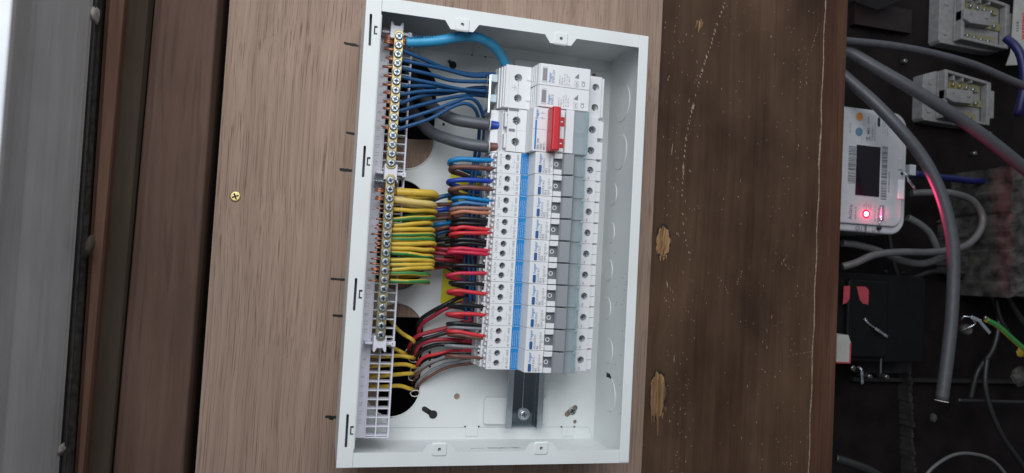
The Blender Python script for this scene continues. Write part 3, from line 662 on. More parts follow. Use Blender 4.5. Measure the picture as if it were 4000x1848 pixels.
P17 = 17.7
def make_rcbo():
    root = empty('rcbo_breaker', (0, 0, 0))
    y0, y1 = 0.12, P17 - 0.12
    m = MB()
    prof = [(-3.5, 53), (-3.5, 48), (-6, 48), (-6, 34), (-8, 34), (-8, 22), (2, 8), (27, 8), (27, 15.6), (61.5, 15.6), (61.5, 8), (80, 8), (88, 24), (88, 55), (82.2, 55), (82.2, 53), (67.5, 53), (67.5, 71), (55.5, 71), (55.5, 73.5), (46, 73.5), (39.4, 73.5), (39.4, 75), (25.6, 75), (24.4, 74.2), (23.3, 60), (23.3, 53)]
    m.prism(prof, y0, y1, plane='xz'); m.build('body', M_plastic, root, bevel=0.25)
    hole_rings([(5.4, P17 - 4.6, 2.55), (5.1, 5.2, 2.55)], -3.5, 23.1, y0, y1, 53.02, 60, M_plastic, root)
    hole_rings([(77.2, P17 / 2 + 0.2, 2.9)], 67.7, 82.2, y0, y1, 53.02, 60, M_plastic, root)
    for q0, q1 in ((y0 + 0.6, P17 / 2 - 0.15), (P17 / 2 + 0.15, y1 - 0.6)):
        m = MB(); m.box(83, 87.6, q0, q1, 55, 57.4); m.build('end_ridge', M_plastic, root, bevel=0.25)
    # staggered ribs of the cable entry side
    m = MB()
    for yy, zz, h in ((1.0, 50, 7), (4.6, 52.5, 6), (9.4, 50, 7), (13.4, 52.5, 6)): m.box(-4.9, -3.52, yy, yy + 2.2, zz - h / 2, zz + h / 2 + 2)
    for yy, zz in ((3.2, 39), (8.0, 41), (12.0, 39), (15.4, 41)): m.box(-7.3, -6.02, yy, yy + 1.7, zz - 4, zz + 5.5)
    m.build('entry_rib', M_plastic, root, bevel=0.25)
    m = MB()
    for yy in (P17 - 5.2, 5.2): m.cyl((-6.06, yy, 41), (-1, 0, 0), 2.9, 2.9, 0.05, 16)
    m.build('entry_hole', M_dark, root)
    small_screw(root, 5.4, P17 - 4.6, 54.4, 2.2, 0.5); small_screw(root, 5.1, 5.2, 54.4, 2.2, 0.9)
    small_screw(root, 77.2, P17 / 2 + 0.2, 56.4, 2.6, 0.3, True)
    m = MB(); m.box(16.2, 22.9, 0.25, P17 - 0.25, 60, 60.06); bl = m.build('blue_label', M_blue, root)
    lettering('lettering', [('Insulation Resistance', 17.7, 1.4, 1.22, -0.02, 1.18), ('test can be carried out', 19.3, 1.4, 1.22, -0.02, 1.14), ('at load terminals with', 20.9, 1.4, 1.22, -0.02, 1.18), ('device in OFF position', 22.5, 1.4, 1.22, -0.02, 1.18)], 60.10, M_white, bl)
    m = MB(); m.prism(rrect(27.2, 29.7, 1.0, 7.2, 0.8, 4), 75, 75.4); m.build('test_button', M_navy, root)
    lettering('logo', [(':hager', 29.4, 7.6, 3.4, 0.03, 1.05)], 75.06, M_logo, root)
    m = MB(); m.box(39.5, 46, 4.6, 13.0, 73.5, 74.3); m.build('toggle_window', M_dgrey, root)
    m = MB(); m.ring((42.2, 8.9, 74.3), (0, 0, 1), 1.75, 1.25, 0.12, 24); m.build('off_symbol', M_white, root)
    m = MB(); m.box(39.6, 46.6, 0.4, 4.4, 73.5, 77.2); m.box(39.6, 46.6, 13.2, P17 - 0.4, 73.5, 77.2); m.box(44.3, 46.4, 13.6, 16.6, 77.2, 77.6); m.build('toggle_guard', M_plastic, root, bevel=0.4)
    m = MB(); m.prism([(46.0, 74), (46.0, 78), (47.2, 79.4), (54.4, 82.2), (55.4, 81.4), (55.4, 72)], 0.55, P17 - 0.55, plane='xz'); m.build('toggle', M_greytog, root, bevel=0.3)
    m = MB(); m.box(55.7, 67.2, 0.35, P17 - 0.35, 71.02, 75.2); m.build('clear_cover', M_clear, root, bevel=0.3)
    m = MB(); m.box(64.2, 64.7, 0.5, P17 - 0.5, 75.22, 75.7); m.box(66.2, 66.9, 0.5, P17 - 0.5, 75.22, 76.0); m.box(64.6, 67.2, P17 - 2.2, P17 - 0.7, 75.22, 76.2); m.build('cover_edge', M_clearedge, root)
    lettering('terminal_marks', [('N', 0.2, P17 - 4.4, 2.6), ('OUT', 0.2, 6.6, 2.6), ('L', 0.2, 1.2, 2.6), ('IR TEST', 14.6, 1.0, 2.6, 0, 0.95), ('HERE', 14.6, 10.8, 2.6, 0, 0.9), ('L', 73.6, 1.2, 2.0), ('IN', 76.6, 0.9, 2.2)], 60.08, M_ink, root)
    m = MB(); m.box(-3.3, 2.8, P17 - 5.1, P17 - 4.95, 60, 60.05); m.box(-3.3, 2.8, 5.6, 5.75, 60, 60.05); m.box(8.6, 10.6, 5.2, 5.35, 60, 60.05); m.box(10.5, 10.65, 5.2, 12, 60, 60.05); m.box(10.6, 16, 9.3, 9.45, 60, 60.05); m.build('mark_lines', M_ink, root)
    return root
def rating_mesh(code, curve):
    o = lettering('rating_marks', [(code, 32.4, 1.0, 2.7), (curve, 34.6, 1.0, 2.6, 0.02), ('6000 IΔn 0,03 A', 37.0, 0.9, 2.4, 0.0, 0.86), ('3', 38.6, 2.0, 1.8), ('AC', 38.6, 6, 1.8)], 75.06, M_ink)
    me = o.data; bpy.data.objects.remove(o); return me
kinds = [('ADA332G', 'B32'), ('ADA316G', 'B16'), ('ADA332G', 'B32'), ('ADA332G', 'B32'), ('ADA332G', 'B32'), ('ADA316G', 'B16'), ('ADA306G', 'B6'), ('ADA306G', 'B6'), ('ADA306G', 'B6'), ('ADA306G', 'B6')]
RM = {k: rating_mesh(*k) for k in set(kinds)}
proto = make_rcbo()
ot = bpy.data.objects.new('rating_marks', RM[kinds[0]]); COL.objects.link(ot); ot.parent = proto
where = ['B32 breaker at the top of the row, directly below the red switch', 'B16 breaker second from the top, fed by a royal blue and a brown wire', 'B32 breaker third from the top, fed by two blue and two brown wires',
  'B32 breaker fourth from the top, fed by two black and two bright red wires', 'B32 breaker fifth from the top, with two pinkish red wires', 'B16 breaker sixth from the top, lower of the two marked B16',
  'B6 breaker seventh from the top, uppermost of the four marked B6', 'B6 breaker eighth from the top, second of the four marked B6', 'B6 breaker ninth from the top, just above the lowest one', 'B6 breaker at the bottom end of the row above the bare rail']
YB = -105.67
rc_children = list(proto.children)
SCREWS = {}
for ch in rc_children:            # screws turned to other angles for some of the copies
    if ch.name.startswith('terminal_screw'):
        cc_ = sum((v.co for v in ch.data.vertices), Vector()) / len(ch.data.vertices)
        for q in (1, 3):
            me = ch.data.copy(); me.transform(Matrix.Translation(cc_) @ Matrix.Rotation(0.45 * q + random.uniform(-.2, .2), 4, 'Z') @ Matrix.Translation(-cc_)); SCREWS[(ch.name, q)] = me
for i in range(10):
    if i == 0: r = proto
    else:
        r = proto.copy(); COL.objects.link(r)
        for ch in rc_children:
            c = ch.copy(); COL.objects.link(c); c.parent = r
            if ch.name.startswith('rating_marks'): c.data = RM[kinds[i]]
            for g in ch.children:
                d = g.copy(); COL.objects.link(d); d.parent = c
            if ch.name.startswith('terminal_screw') and i % 2:
                sc_ = SCREWS[(ch.name, i % 4)] if (ch.name, i % 4) in SCREWS else None
                if sc_: c.data = sc_
    r.location = Vector((random.uniform(-0.25, 0.25), YB + P17 * (9 - i), random.uniform(-0.2, 0.2))) * S
    tag(r, 'white ' + where[i], 'circuit breaker', 'row of white circuit breakers')

# ---- main switch
YS0 = YB + 177.0 + 0.2; YS1 = YS0 + 36.0
sw = empty('main_switch', (44, YS0, 15), 'white two module main switch with a wide red lever', 'switch'); org = Vector((44, YS0, 15))
def RP(o): return reparent(o, sw)
m = MB(); prof = [(0.5, 53), (-2, 48), (-8, 46), (-8, 22), (2, 8), (27, 8), (27, 15.6), (61.5, 15.6), (61.5, 8), (80, 8), (88, 24), (88, 53), (67.5, 53), (67.5, 74), (20.5, 75), (19.5, 60), (19.5, 53)]
m.prism(prof, YS0 + 0.1, YS1 - 0.1, plane='xz'); RP(m.build('body', M_plastic, None, bevel=0.3))
hy = [A(2010, 554, 60).y, A(2014, 471, 60).y]; hx = A(2010, 512, 60).x - 0.3
RP(hole_rings([(hx + 1.5, hy[0], 3.4), (hx + 1.5, hy[1], 3.4)], 3.0, 19.3, YS0 + 0.4, YS1 - 0.4, 53.02, 60, M_plastic, None))
hr = [A(2308, 588, 60), A(2314, 507, 60)]
RP(hole_rings([(p.x, p.y, 3.2) for p in hr], 67.8, 82, YS0 + 0.3, YS1 - 0.3, 53.02, 60, M_plastic, None))
for y in hy: RP(screw('s', (hx + 1.5, y, 54), 2.7, M_screwd, M_dark, h=0.8).build('terminal_screw', None))
for p in hr: RP(screw('s', (p.x, p.y, 54), 2.7, M_zinc, M_dark, h=0.8, slot_rot=0.7).build('terminal_screw', None))
for q in ([82.3, 87.6, YS0 + 1, YS0 + 15.5, 53, 58.5], [82.3, 87.6, YS0 + 19, YS0 + 33.5, 53, 58.5], [0.9, 2.9, YS0 + 3, YS0 + 15, 53, 59.4], [0.9, 2.9, YS0 + 20.5, YS0 + 32.5, 53, 59.4]):
    m = MB(); m.box(*q); RP(m.build('end_ridge', M_plastic, None, bevel=0.3))
m = MB(); m.box(4.5, 9.5, YS0 + 17, YS0 + 19, 60.02, 60.6); m.box(3.6, 12, YS1 - 2, YS1 - 0.5, 60.02, 60.6); m.box(11, 11.2, YS0 + 1, YS1 - 1, 60.0, 60.05, M_ink); m.box(11, 19, YS0 + 18, YS0 + 18.15, 60.0, 60.05, M_ink); m.mats and None
mm_ = m; RP(mm_.build('shroud_detail', M_plastic))
# red lever
la = A(2160, 425, 87); lb = A(2193, 592, 87)
m = MB(); m.prism([(32.4, 75.2), (32.6, 87.2), (33.6, 88.6), (38.6, 88.6), (39.9, 86.5), (40.3, 75.2)], YS0 + 0.2, YS1 - 1.0, plane='xz'); RP(m.build('lever', M_red, None, bevel=0.7, seg=3))
m = MB(); m.box(41.0, 46.4, YS0 + 0.8, YS1 - 0.8, 74.5, 77.5); RP(m.build('lever_cradle', M_plastic, None, bevel=0.5))
m = MB()
for yy in (YS0 + 4.2, YS0 + 21.8): m.box(42.8, 46.1, yy, yy + 7.4, 77.52, 78.0)
w_ = RP(m.build('indicator_window', M_red))
m = MB()
for yy in (YS0 + 7.2, YS0 + 24.8): m.box(42.9, 44.6, yy, yy + 1.0, 78.02, 78.1)
RP(m.build('indicator_bar', M_white))
m = MB(); m.box(47.2, 54.0, YS0 + 0.4, YS1 - 0.4, 74.4, 78.4); m.box(50, 50.3, YS0 + 0.6, YS1 - 0.6, 78.42, 78.6); RP(m.build('front_bar', M_plastic, None, bevel=0.5))
m = MB(); m.box(54.4, 67.2, YS0 + 0.3, YS1 - 0.3, 74.42, 77.8); RP(m.build('clear_cover', M_clear, None, bevel=0.3))
m = MB(); m.box(64.4, 64.9, YS0 + 0.4, YS1 - 0.4, 77.82, 78.3); m.box(66.2, 67.0, YS0 + 0.4, YS1 - 0.4, 77.82, 78.6); m.box(54.6, 67, YS0 + 17.7, YS0 + 18.2, 77.82, 78.1); RP(m.build('cover_edge', M_clearedge))
m = MB(); m.box(22.4, 23.8, YS0 + 1.6, YS0 + 25.3, 75.02, 75.08); RP(m.build('blue_stripe', M_blue))
m = MB(); m.box(20.6, 32.2, YS0 + 18.0, YS0 + 18.15, 75.0, 75.08); RP(m.build('seam_line', M_ink))
RP(lettering('lettering', [('SBR 290', 26.4, YS0 + 1.4, 2.7, 0.02), ('100A', 28.9, YS0 + 1.4, 2.5, 0.02), ('400 V~', 31.3, YS0 + 1.4, 2.2, 0.02), ('N', -0.2, YS0 + 26, 2.2), ], 75.06, M_ink))
RP(lettering('logo', [(':hager', 24.6, YS0 + 25.6, 3.6, 0.04)], 75.08, M_logo))
m = MB()
for k in (0, 4.0):
    m.box(26.4 + 0, 30.2, YS0 + 27.2 + k, YS0 + 27.4 + k, 75.02, 75.08); m.box(28, 28.2, YS0 + 26.4 + k, YS0 + 28.6 + k, 75.02, 75.08)
RP(m.build('circuit_symbol', M_ink))

# ---- surge protection device
YD0 = YS1 + 0.3; YD1 = YD0 + 35.6
sp = empty('surge_protector', (44, YD0, 15), 'white surge protection device with two grey indicator windows above the red switch', 'surge protector')
def RQ(o): return reparent(o, sp)
m = MB(); prof = [(-1, 53), (-1, 44), (-4.5, 42), (-4.5, 22), (2, 8), (27, 8), (27, 15.6), (61.5, 15.6), (61.5, 8), (80, 8), (86, 24), (86, 54), (66.5, 53), (66.5, 56), (22.0, 56), (21.6, 53)]
m.prism(prof, YD0 + 0.1, YD1 - 0.1, plane='xz'); RQ(m.build('body', M_plastic, None, bevel=0.3))
ha = [A(2023, 384, 60), A(2025, 304, 60)]
RQ(hole_rings([(p.x, p.y, 3.3) for p in ha], -0.5, 21.2, YD0, YD1 - 0.2, 53.02, 60, M_plastic, None))
hb = [A(2321, 422, 56), A(2325, 343, 56)]
RQ(hole_rings([(p.x, p.y, 3.1) for p in hb], 68.2, 84.5, YD0, YD1 - 0.2, 54.1, 57.5, M_plastic, None))
for p in ha + hb: RQ(screw('s', (p.x - 0.5, p.y, 53.1 if p.x < 40 else 53.9), 2.5, M_screwd, M_dark, h=0.7).build('terminal_screw', None))
for q in [(xx - 0.6, xx + 0.6, YD0 + 0.6, YD1 - 1.0, 42, zz) for xx, zz in ((-3.6, 50), (-2.2, 54), (-1.0, 57.5))] + [(2.4, 2.7, YD0 + 0.5, YD1 - 1, 60.02, 60.5), (85, 87, YD0 + 1, YD1 - 1, 30, 57)]:
    m = MB(); m.box(*q); RQ(m.build('ridge', M_plastic, None, bevel=0.2))
for p in ha:
    m = MB(); m.box(17.6, 22.5, p.y - 1.6, p.y + 0.8, 60.02, 60.8); RQ(m.build('locking_tab', M_plastic, None, bevel=0.2))
m = MB(); m.box(10.4, 10.65, ha[0].y + 3.3, ha[1].y - 3.3, 60.02, 60.07)
ym = (ha[0].y + ha[1].y) / 2
for k, l in enumerate((2.4, 1.6, 0.8)): m.box(7.2 + k * 0.9, 7.4 + k * 0.9, ym - l, ym + l, 60.02, 60.07)
m.box(5, 7.2, ym - 0.12, ym + 0.12, 60.02, 60.07); RQ(m.build('earth_symbol', M_ink))
for k, (code, txts) in enumerate((('SPB015', ('240/415 V~', '50/60 Hz', 'In : 20 kA  T2', 'Up : ≤ 1,35 kV', 'Uc : 275 V~')), ('SPB015N', ('240/415 V~', '50/60 Hz', 'In : 20 kA  T2', 'Up : ≤ 1,5 kV', 'Uc : 260 V~')))):
    yb_ = YD0 + 0.15 + k * 17.75; m = MB(); m.prism([(22.2, 56.1), (22.2, 68), (23, 74.2), (24.6, 76.0), (66.8, 76.0), (67.4, 75), (67.4, 56.1)], yb_, yb_ + 17.5, plane='xz')
    ca = RQ(m.build('cartridge', M_plastic, None, bevel=0.35))
    m = MB()
    for q_ in range(3): m.box(22.3 + q_ * 0.55 - 1.3, 22.6 + q_ * 0.55 - 1.0, yb_ + 0.6, yb_ + 17, 57, 64 + q_ * 3.4)
    RQ(m.build('grip_ridge', M_plastic, None, bevel=0.1))
    m = MB(); m.box(25.8, 30.2, yb_ + 2.2, yb_ + 15.4, 76.0, 76.25); RQ(m.build('window_frame', M_plastic2))
    m = MB(); m.box(26.2, 29.8, yb_ + 3.6, yb_ + 13.6, 76.26, 76.4); RQ(m.build('indicator_window', M_window))
    RQ(lettering('logo', [(':hager', 33.6, yb_ + 2.0, 3.6, 0.04)], 76.05, M_logo))
    RQ(lettering('lettering', [(code, 36.4, yb_ + 2.0, 2.9, 0.02)] + [(tx_, 41.5 + i * 2.0, yb_ + 1.6, 1.75, 0, 0.95) for i, tx_ in enumerate(txts)] + [('KEMA', 56.4, yb_ + 1.6, 2.6, 0, 0.6), ('CE', 62.6, yb_ + 2, 4.0, 0.06), ('▲', 56.4, yb_ + 9, 2.6)], 76.05, M_ink))
    m = MB(); m.box(53.4, 53.55, yb_ + 1.2, yb_ + 6.2, 76, 76.05); m.box(57.1, 57.25, yb_ + 1.2, yb_ + 6.2, 76, 76.05); m.box(53.4, 57.2, yb_ + 1.1, yb_ + 1.25, 76, 76.05); m.box(53.4, 57.2, yb_ + 6.2, yb_ + 6.35, 76, 76.05)
    m.prism([(53.4, yb_ + 8.6), (57.2, yb_ + 8.2), (57.2, yb_ + 13)], 76, 76.05, plane='xy'); RQ(m.build('mark_box', M_ink))
RQ(lettering('terminal_marks', [('N', hb[1].x - 5.4, hb[1].y + 3.2, 3.6), ('L', hb[0].x - 5.2, hb[0].y + 3.6, 3.6)], 57.56, M_ink))
# plastic rail clip tabs poking up above the SPD
m = MB()
for u, v in ((2058, 248), (2180, 258)): c = A(u, v, 30); m.box(c.x - 2, c.x + 2, YD1 + 0.1, YD1 + 5, 8, 32)
RQ(m.build('rail_clip', M_clear, None, bevel=0.3))
# ---- bright metal plate with two plastic pins by the SPD entry
cp = empty('busbar_plate', (-12, 120, 40), 'bright upright metal plate where the dark blue wires gather', 'metal plate')
a = A(1921, 292, 52); b = A(1908, 440, 52)
m = MB(); m.prism([(b.y, 52), (b.y, 30), (b.y + 6, 22), (a.y - 3, 22), (a.y, 30), (a.y, 52)], a.x - 1.6, a.x, plane='yz'); reparent(m.build('plate', M_alu, None, bevel=0.2), cp)
for p in ha: 
    m = MB(); m.box(a.x + 0.05, -4.6, p.y - 2.8, p.y + 3.6, 42, 49); reparent(m.build('pin', mat('pale_blue_plastic', (0.55, 0.68, 0.72), 0.4), None, bevel=0.5), cp)

# ================================================================== TERMINAL BARS AND HOLDER
holder = empty('terminal_holder', (-90, 0, 40), 'frosted white plastic terminal holder with numbered cells along the left wall', 'terminal holder')
ZH = 46.0
n0 = A(1428, 1687, ZH); e0 = A(1516, 1687, ZH); lft = A(1398, 1687, ZH); c1 = A(1466.5, 1687, ZH)
hxL, hx0, hxm, hx1 = lf + 1.0, n0.x, c1.x, e0.x
PITCH = None
scr1 = [(1300 + x / 1.7, y / 1.7) for x, y in ((438, 240), (434, 305), (430, 366), (427, 425), (424, 485), (421, 546), (418, 605), (414, 663), (411, 724), (408, 787), (405, 843), (402, 904), (398, 962), (395, 1021), (392, 1082))]
ZB = 64.0
y_first = A(*scr1[0], ZB).y; y_last = A(*scr1[-1], ZB).y; pt = (y_first - y_last) / 14
bx1 = sum(A(u, v, ZB).x for u, v in scr1) / 15
s2a = A(1524.7, 704.7, ZB); s2b = A(1488.7, 1309.5, ZB); pt2 = (s2a.y - s2b.y) / 17; bx2 = (s2a.x + s2b.x) / 2
ytop = A(1500, 105, ZH).y; ybot = A(1450, 1712, ZH).y
m = MB()
m.box(hxL, hx0 - 0.2, ybot, ytop, ZH - 3, ZH - 1.4)                         # numbered strip
for x, w in ((hx0 - 0.5, 0.5), (hxm, 0.55), (hx1, 0.7)): m.box(x - w, x + w, ybot, ytop - 4, ZH - 9, ZH)
yref = A(1446, 1666.5, ZH).y          # a rung in the photo
k = 0; rungs = []
y = yref
while y > ybot: y -= pt2
y += pt2
while y < ytop - 4: rungs.append(y); y += pt2
for y in rungs + [ybot + 0.5]:
    m.box(hx0 + 0.02, hxm - 0.57, y - 0.5, y + 0.5, ZH - 9, ZH - 0.05); m.box(hxm + 0.57, hx1 - 0.72, y - 0.5, y + 0.5, ZH - 9, ZH - 0.05)
reparent(m.build('cell_grid', M_holder, None, bevel=0.15, seg=1), holder)
# saddles gripping the brass bars, with side arms
for (u, v, h) in ((1551, 118, 64), (1527, 672, 64), (1484, 1344, 64)):
    c = A(u, v, 62); m = MB()
    w = 5.0; l = 6.2 if v > 200 else 6.6
    m.prism([(c.x - w, c.y - l), (c.x + w, c.y - l), (c.x + w, c.y + l), (c.x + w * 0.72, c.y + l), (c.x + w * 0.45, c.y + l - 3), (c.x - w * 0.45, c.y + l - 3), (c.x - w * 0.72, c.y + l), (c.x - w, c.y + l)] if v < 1000 else
            [(c.x - w, c.y + l), (c.x + w, c.y + l), (c.x + w, c.y - l), (c.x + w * 0.72, c.y - l), (c.x + w * 0.45, c.y - l + 3), (c.x - w * 0.45, c.y - l + 3), (c.x - w * 0.72, c.y - l), (c.x - w, c.y - l)], ZH - 6, 62.5)
    m.box(c.x - 11, c.x - w - 0.02, c.y - 1.2, c.y + 0.8, ZH - 4, 56); m.box(c.x + w + 0.02, c.x + 11, c.y - 1.6, c.y + 1.0, ZH - 4, 56)
    m.box(c.x + 9.5, c.x + 12.6, c.y - 2.6, c.y + 1.6, ZH - 4, 56)
    reparent(m.build('saddle', M_holder, None, bevel=0.5), holder)
# moulded numerals
L1 = ['C', 'N', '1', '2', '3', '4', '5', '6', '7', '8', '9', '10', '11', '12', '13', '14']
ys1 = [215, 280, 335, 395, 452, 507, 568, 625, 680, 742, 800, 858, 917, 970, 1025, 1085]
its = []
xl = (hxL + hx0) / 2 + 1.3
for s_, v in zip(L1, ys1): its.append((s_, xl, A(1495, v / 1.7, ZH).y - 1.6 * (1.4 if len(s_) > 1 else 1), 4.3))
L2 = ['B', '1', '1', '2', '3', '4', '5', '6', '7', '8', '9', '10', '11', '12', 'B', '13', '14', 'E', '5', '6', '7', '8', '9', '10', 'N', '11', '12']
v2 = [600 + q / 1.7 for q in (250, 300, 365, 425, 478, 535, 595, 650, 715, 770, 825, 885, 945, 1005, 1065, 1125, 1180)] + [1150 + q / 1.705 for q in (305, 370, 430, 487, 548, 610, 670, 732, 790, 850)]
for s_, v in zip(L2, v2): its.append((s_, xl, A(1450, v, ZH).y - 1.6 * (1.4 if len(s_) > 1 else 1), 4.3))
reparent(lettering('numerals', its, ZH - 1.36, M_emb, None), holder)

def terminal_bar(name, x, ya, yb_, n, label):
    root = empty(name, (x, (ya + yb_) / 2, ZB), label, 'terminal bar')
    m = MB(); w = 3.55
    P = [(x - w, ya + 3), (x - w * 0.5, ya + 5), (x + w * 0.5, ya + 5), (x + w, ya + 3), (x + w, yb_ - 3), (x + w * 0.5, yb_ - 4.4), (x - w * 0.5, yb_ - 4.4), (x - w, yb_ - 3)]
    m.prism(P, ZB - 9.5, ZB - 0.6); reparent(m.build('brass_bar', M_brass, None, bevel=0.3), root)
    for k in range(n):
        y = ya + (yb_ - ya) * k / (n - 1); z = ZB - 0.6 + random.uniform(0, 0.5); rot = random.uniform(0, math.pi / 2)
        m = screw('s', (x, y, z), 3.15, M_zinc, M_zincd, slot_rot=rot, h=1.5)
        T = Matrix.Translation((x, y, z)) @ Matrix.Rotation(rot + math.pi / 4, 4, 'Z')
        # slotted rim: the combined slot-and-cross head
        m.cyl((x, y, z + 1.3), (0, 0, 1), 1.35, 1.35, 0.27, 12, M_zincd); T2 = Matrix.Translation((x, y, z)) @ Matrix.Rotation(rot, 4, 'Z')
        for s_ in (-1, 1): m.box(s_ * 2.3 - 0.6, s_ * 2.3 + 0.6, -0.3, 0.3, 1.3, 1.63, M_zincd, T2)
        reparent(m.build('terminal_screw', None), root)
    return root
terminal_bar('neutral_bar', bx1, y_first, y_last, 15, 'upper brass terminal bar with the dark blue wires, fifteen screws')
terminal_bar('earth_bar', bx2, s2a.y, s2b.y, 18, 'lower brass terminal bar with the yellow and green wires, eighteen screws')
# coarse threaded fixing screw lying across the holder between the bars
c0_ = A(1462, 708, 52); c1_ = A(1545, 714, 52)
m = MB(); m.tube([c0_, c1_], 1.5, smooth_path=False)
for k in range(34):
    t_ = k / 34
m2_pts = []
for k in range(90):
    t_ = k / 90 * 0.62; c = c0_.lerp(c1_, t_); an = k * 0.55; m2_pts.append(c + Vector((0, math.cos(an), math.sin(an))) * 2.2)
m.tube(m2_pts, 0.55, seg=6, smooth_path=False)
m.cyl(c1_ + Vector((0, 0, 0)), (1, 0, 0), 4.2, 3.2, 2.4, 20)
so = m.build('fixing_screw', M_zinc); tag(so, 'coarse threaded silver screw lying across between the two brass bars', 'screw')

# ================================================================== WIRES
def wire(name, pts, r, mname, label, group, m2=None, phase=0.0, twist=0.0, stripe=0.35, seg=12, cat='wire', sub=6, extra=None, jig=0.0):
    root_pts = [Vector(p) for p in pts]
    if r < 2.6:
        for k in range(2, len(root_pts) - 1): root_pts[k] = root_pts[k] + Vector((random.uniform(-.35, .35), random.uniform(-.4, .4), random.uniform(-.5, .5)))
    m = MB(); m.tube(root_pts, r, seg=seg, m=W[mname], m2=W[m2] if m2 else None, stripe=stripe, phase=phase, twist=twist, sub=sub)
    c = root_pts[0]
    o = m.build(name, None, None, origin=c)
    tag(o, label, cat, group)
    return o
def copper(parent, p, q, r, n=3):
    m = MB(); p = Vector(p); q = Vector(q); d = (q - p).normalized(); s = d.cross(Vector((0, 0, 1))).normalized()
    for k in range(n):
        off = s * (k - (n - 1) / 2) * r * 1.6 + Vector((0, 0, random.uniform(-0.3, 0.3)))
        m.tube([p + off, q + off + s * random.uniform(-0.3, 0.3) + d * random.uniform(-0.8, 0.8)], r, seg=8, smooth_path=False)
    o = m.build('copper_strands', M_copper); reparent(o, parent); return o
# neutral fan
NF = [
 [(1576, 200, 57), (1632, 221, 54), (1735, 265, 46), (1829, 288, 42), (1900, 291, 40), (1941, 291, 38)],
 [(1576, 237, 57), (1653, 253, 55), (1735, 273, 49), (1829, 294, 45), (1900, 298, 42)],
 [(1576, 268, 57), (1682, 291, 52), (1771, 315, 46), (1900, 320, 42)],
 [(1576, 303, 57), (1712, 329, 52), (1800, 347, 45), (1900, 357, 41)],
 [(1571, 337, 57), (1712, 338, 50), (1829, 359, 42), (1898, 372, 36)],
 [(1568, 369, 57), (1653, 356, 53), (1771, 353, 46), (1898, 362, 34)],
 [(1565, 403, 57), (1653, 374, 51), (1747, 366, 42), (1841, 345, 36), (1898, 341, 34)],
 [(1565, 432, 57), (1653, 409, 52), (1759, 382, 44), (1840, 371, 39), (1898, 376, 33)],
 [(1571, 468, 57), (1682, 435, 54), (1782, 394, 50), (1829, 385, 48), (1865, 400, 43), (1888, 450, 34), (1890, 520, 24), (1882, 590, 22)],
 [(1559, 503, 57), (1676, 465, 54), (1771, 418, 50), (1818, 406, 49), (1853, 424, 45), (1871, 475, 34), (1872, 530, 25), (1866, 590, 23)],
]
nl = ['uppermost', 'second', 'third', 'fourth', 'fifth', 'sixth', 'seventh', 'eighth', 'ninth', 'lowest']
for i, P in enumerate(NF):
    pts = [A(*p) for p in P]; e = pts[0]
    o = wire('neutral_wire', [e + Vector((-1.2, 0.0, 0))] + pts, 1.55, 'dark blue', f'dark blue wire, {nl[i]} of ten leaving the upper brass bar' + (' and bending down' if i > 7 else ''), 'dark blue neutral wires')
    n = 3 if i in (1, 5, 6, 9) else 1
    copper(o, e + Vector((-2.0, 0, 0)), (bx1 - 9.5 + random.uniform(-1, 1), e.y + random.uniform(-0.4, 0.4), 57.5), 0.45 if n > 1 else 1.1, n)
# big light blue cable
P = [(1588, 165, 58), (1640, 164, 60), (1712, 159, 63), (1800, 144, 64), (1865, 147, 60), (1923, 176, 52), (1959, 223, 42), (1990, 285, 32)]
pts = [A(*p) for p in P]
o = wire('neutral_cable', pts, 4.0, 'sky blue', 'thick light blue cable arching from the top of the brass bar', None, cat='cable', seg=18, sub=8)
copper(o, pts[0], (bx1 + 3.2, pts[0].y + 0.5, 58), 1.0, 4); copper(o, (bx1 - 3.6, pts[0].y + 0.5, 58), (bx1 - 10.5, pts[0].y + 0.6, 58), 0.9, 5)
# its printed legend, laid on the cable's upper side
def along_text(txt, P0, P1, size, rad, parent, m_):
    bm = bmesh.new(); a = Vector(P0); b = Vector(P1); d = (b - a); x = d.normalized(); zc = (CAM - a).normalized(); y = zc.cross(x).normalized(); zc = x.cross(y)
    R = Matrix((x, y, zc)).transposed()
    o = lettering('lettering', [(txt, 0, 0, size, 0.03)], 0, m_, None, basis=R)
    o.data.transform(Matrix.Translation((a + zc * rad) * S)); reparent(o, parent)
la_, lb_ = A(1590, 158, 58.5), A(1712, 152, 63)
along_text('16SQMM 2535 -', la_ + Vector((0, 1.5, 0)), lb_ + Vector((0, 1.0, 0)), 3.4, 3.75, o, W['dark blue'])
la_, lb_ = A(1768, 141, 64), A(1862, 135, 61)
along_text('23526/14', la_, lb_, 3.4, 3.9, o, W['dark blue'])

# neutral bundle running down behind the loops
NB = [
 [(1855, 560, 30), (1856, 600, 30), (1838, 720, 28), (1829, 800, 26), (1822, 900, 27), (1814, 1000, 26), (1812, 1100, 26), (1820, 1200, 22), (1826, 1260, 20), (1836, 1310, 20), (1852, 1347, 19), (1880, 1352, 18)],
 [(1874, 560, 28), (1872, 600, 28), (1852, 720, 27), (1846, 800, 26), (1838, 900, 27), (1829, 1000, 27), (1835, 1100, 26), (1836, 1180, 26), (1850, 1240, 22), (1868, 1268, 19), (1895, 1270, 18)],
 [(1905, 560, 25), (1900, 600, 25), (1888, 700, 25), (1872, 780, 25), (1856, 900, 26), (1845, 1000, 27), (1850, 1060, 27), (1845, 1120, 26), (1855, 1170, 24), (1876, 1188, 21), (1900, 1188, 19)],
 [(1912, 640, 22), (1903, 700, 22), (1894, 760, 21), (1880, 900, 22), (1868, 1000, 22), (1862, 1060, 22), (1868, 1100, 21), (1890, 1110, 20)]]
nb = ['leftmost', 'second', 'third', 'rightmost']
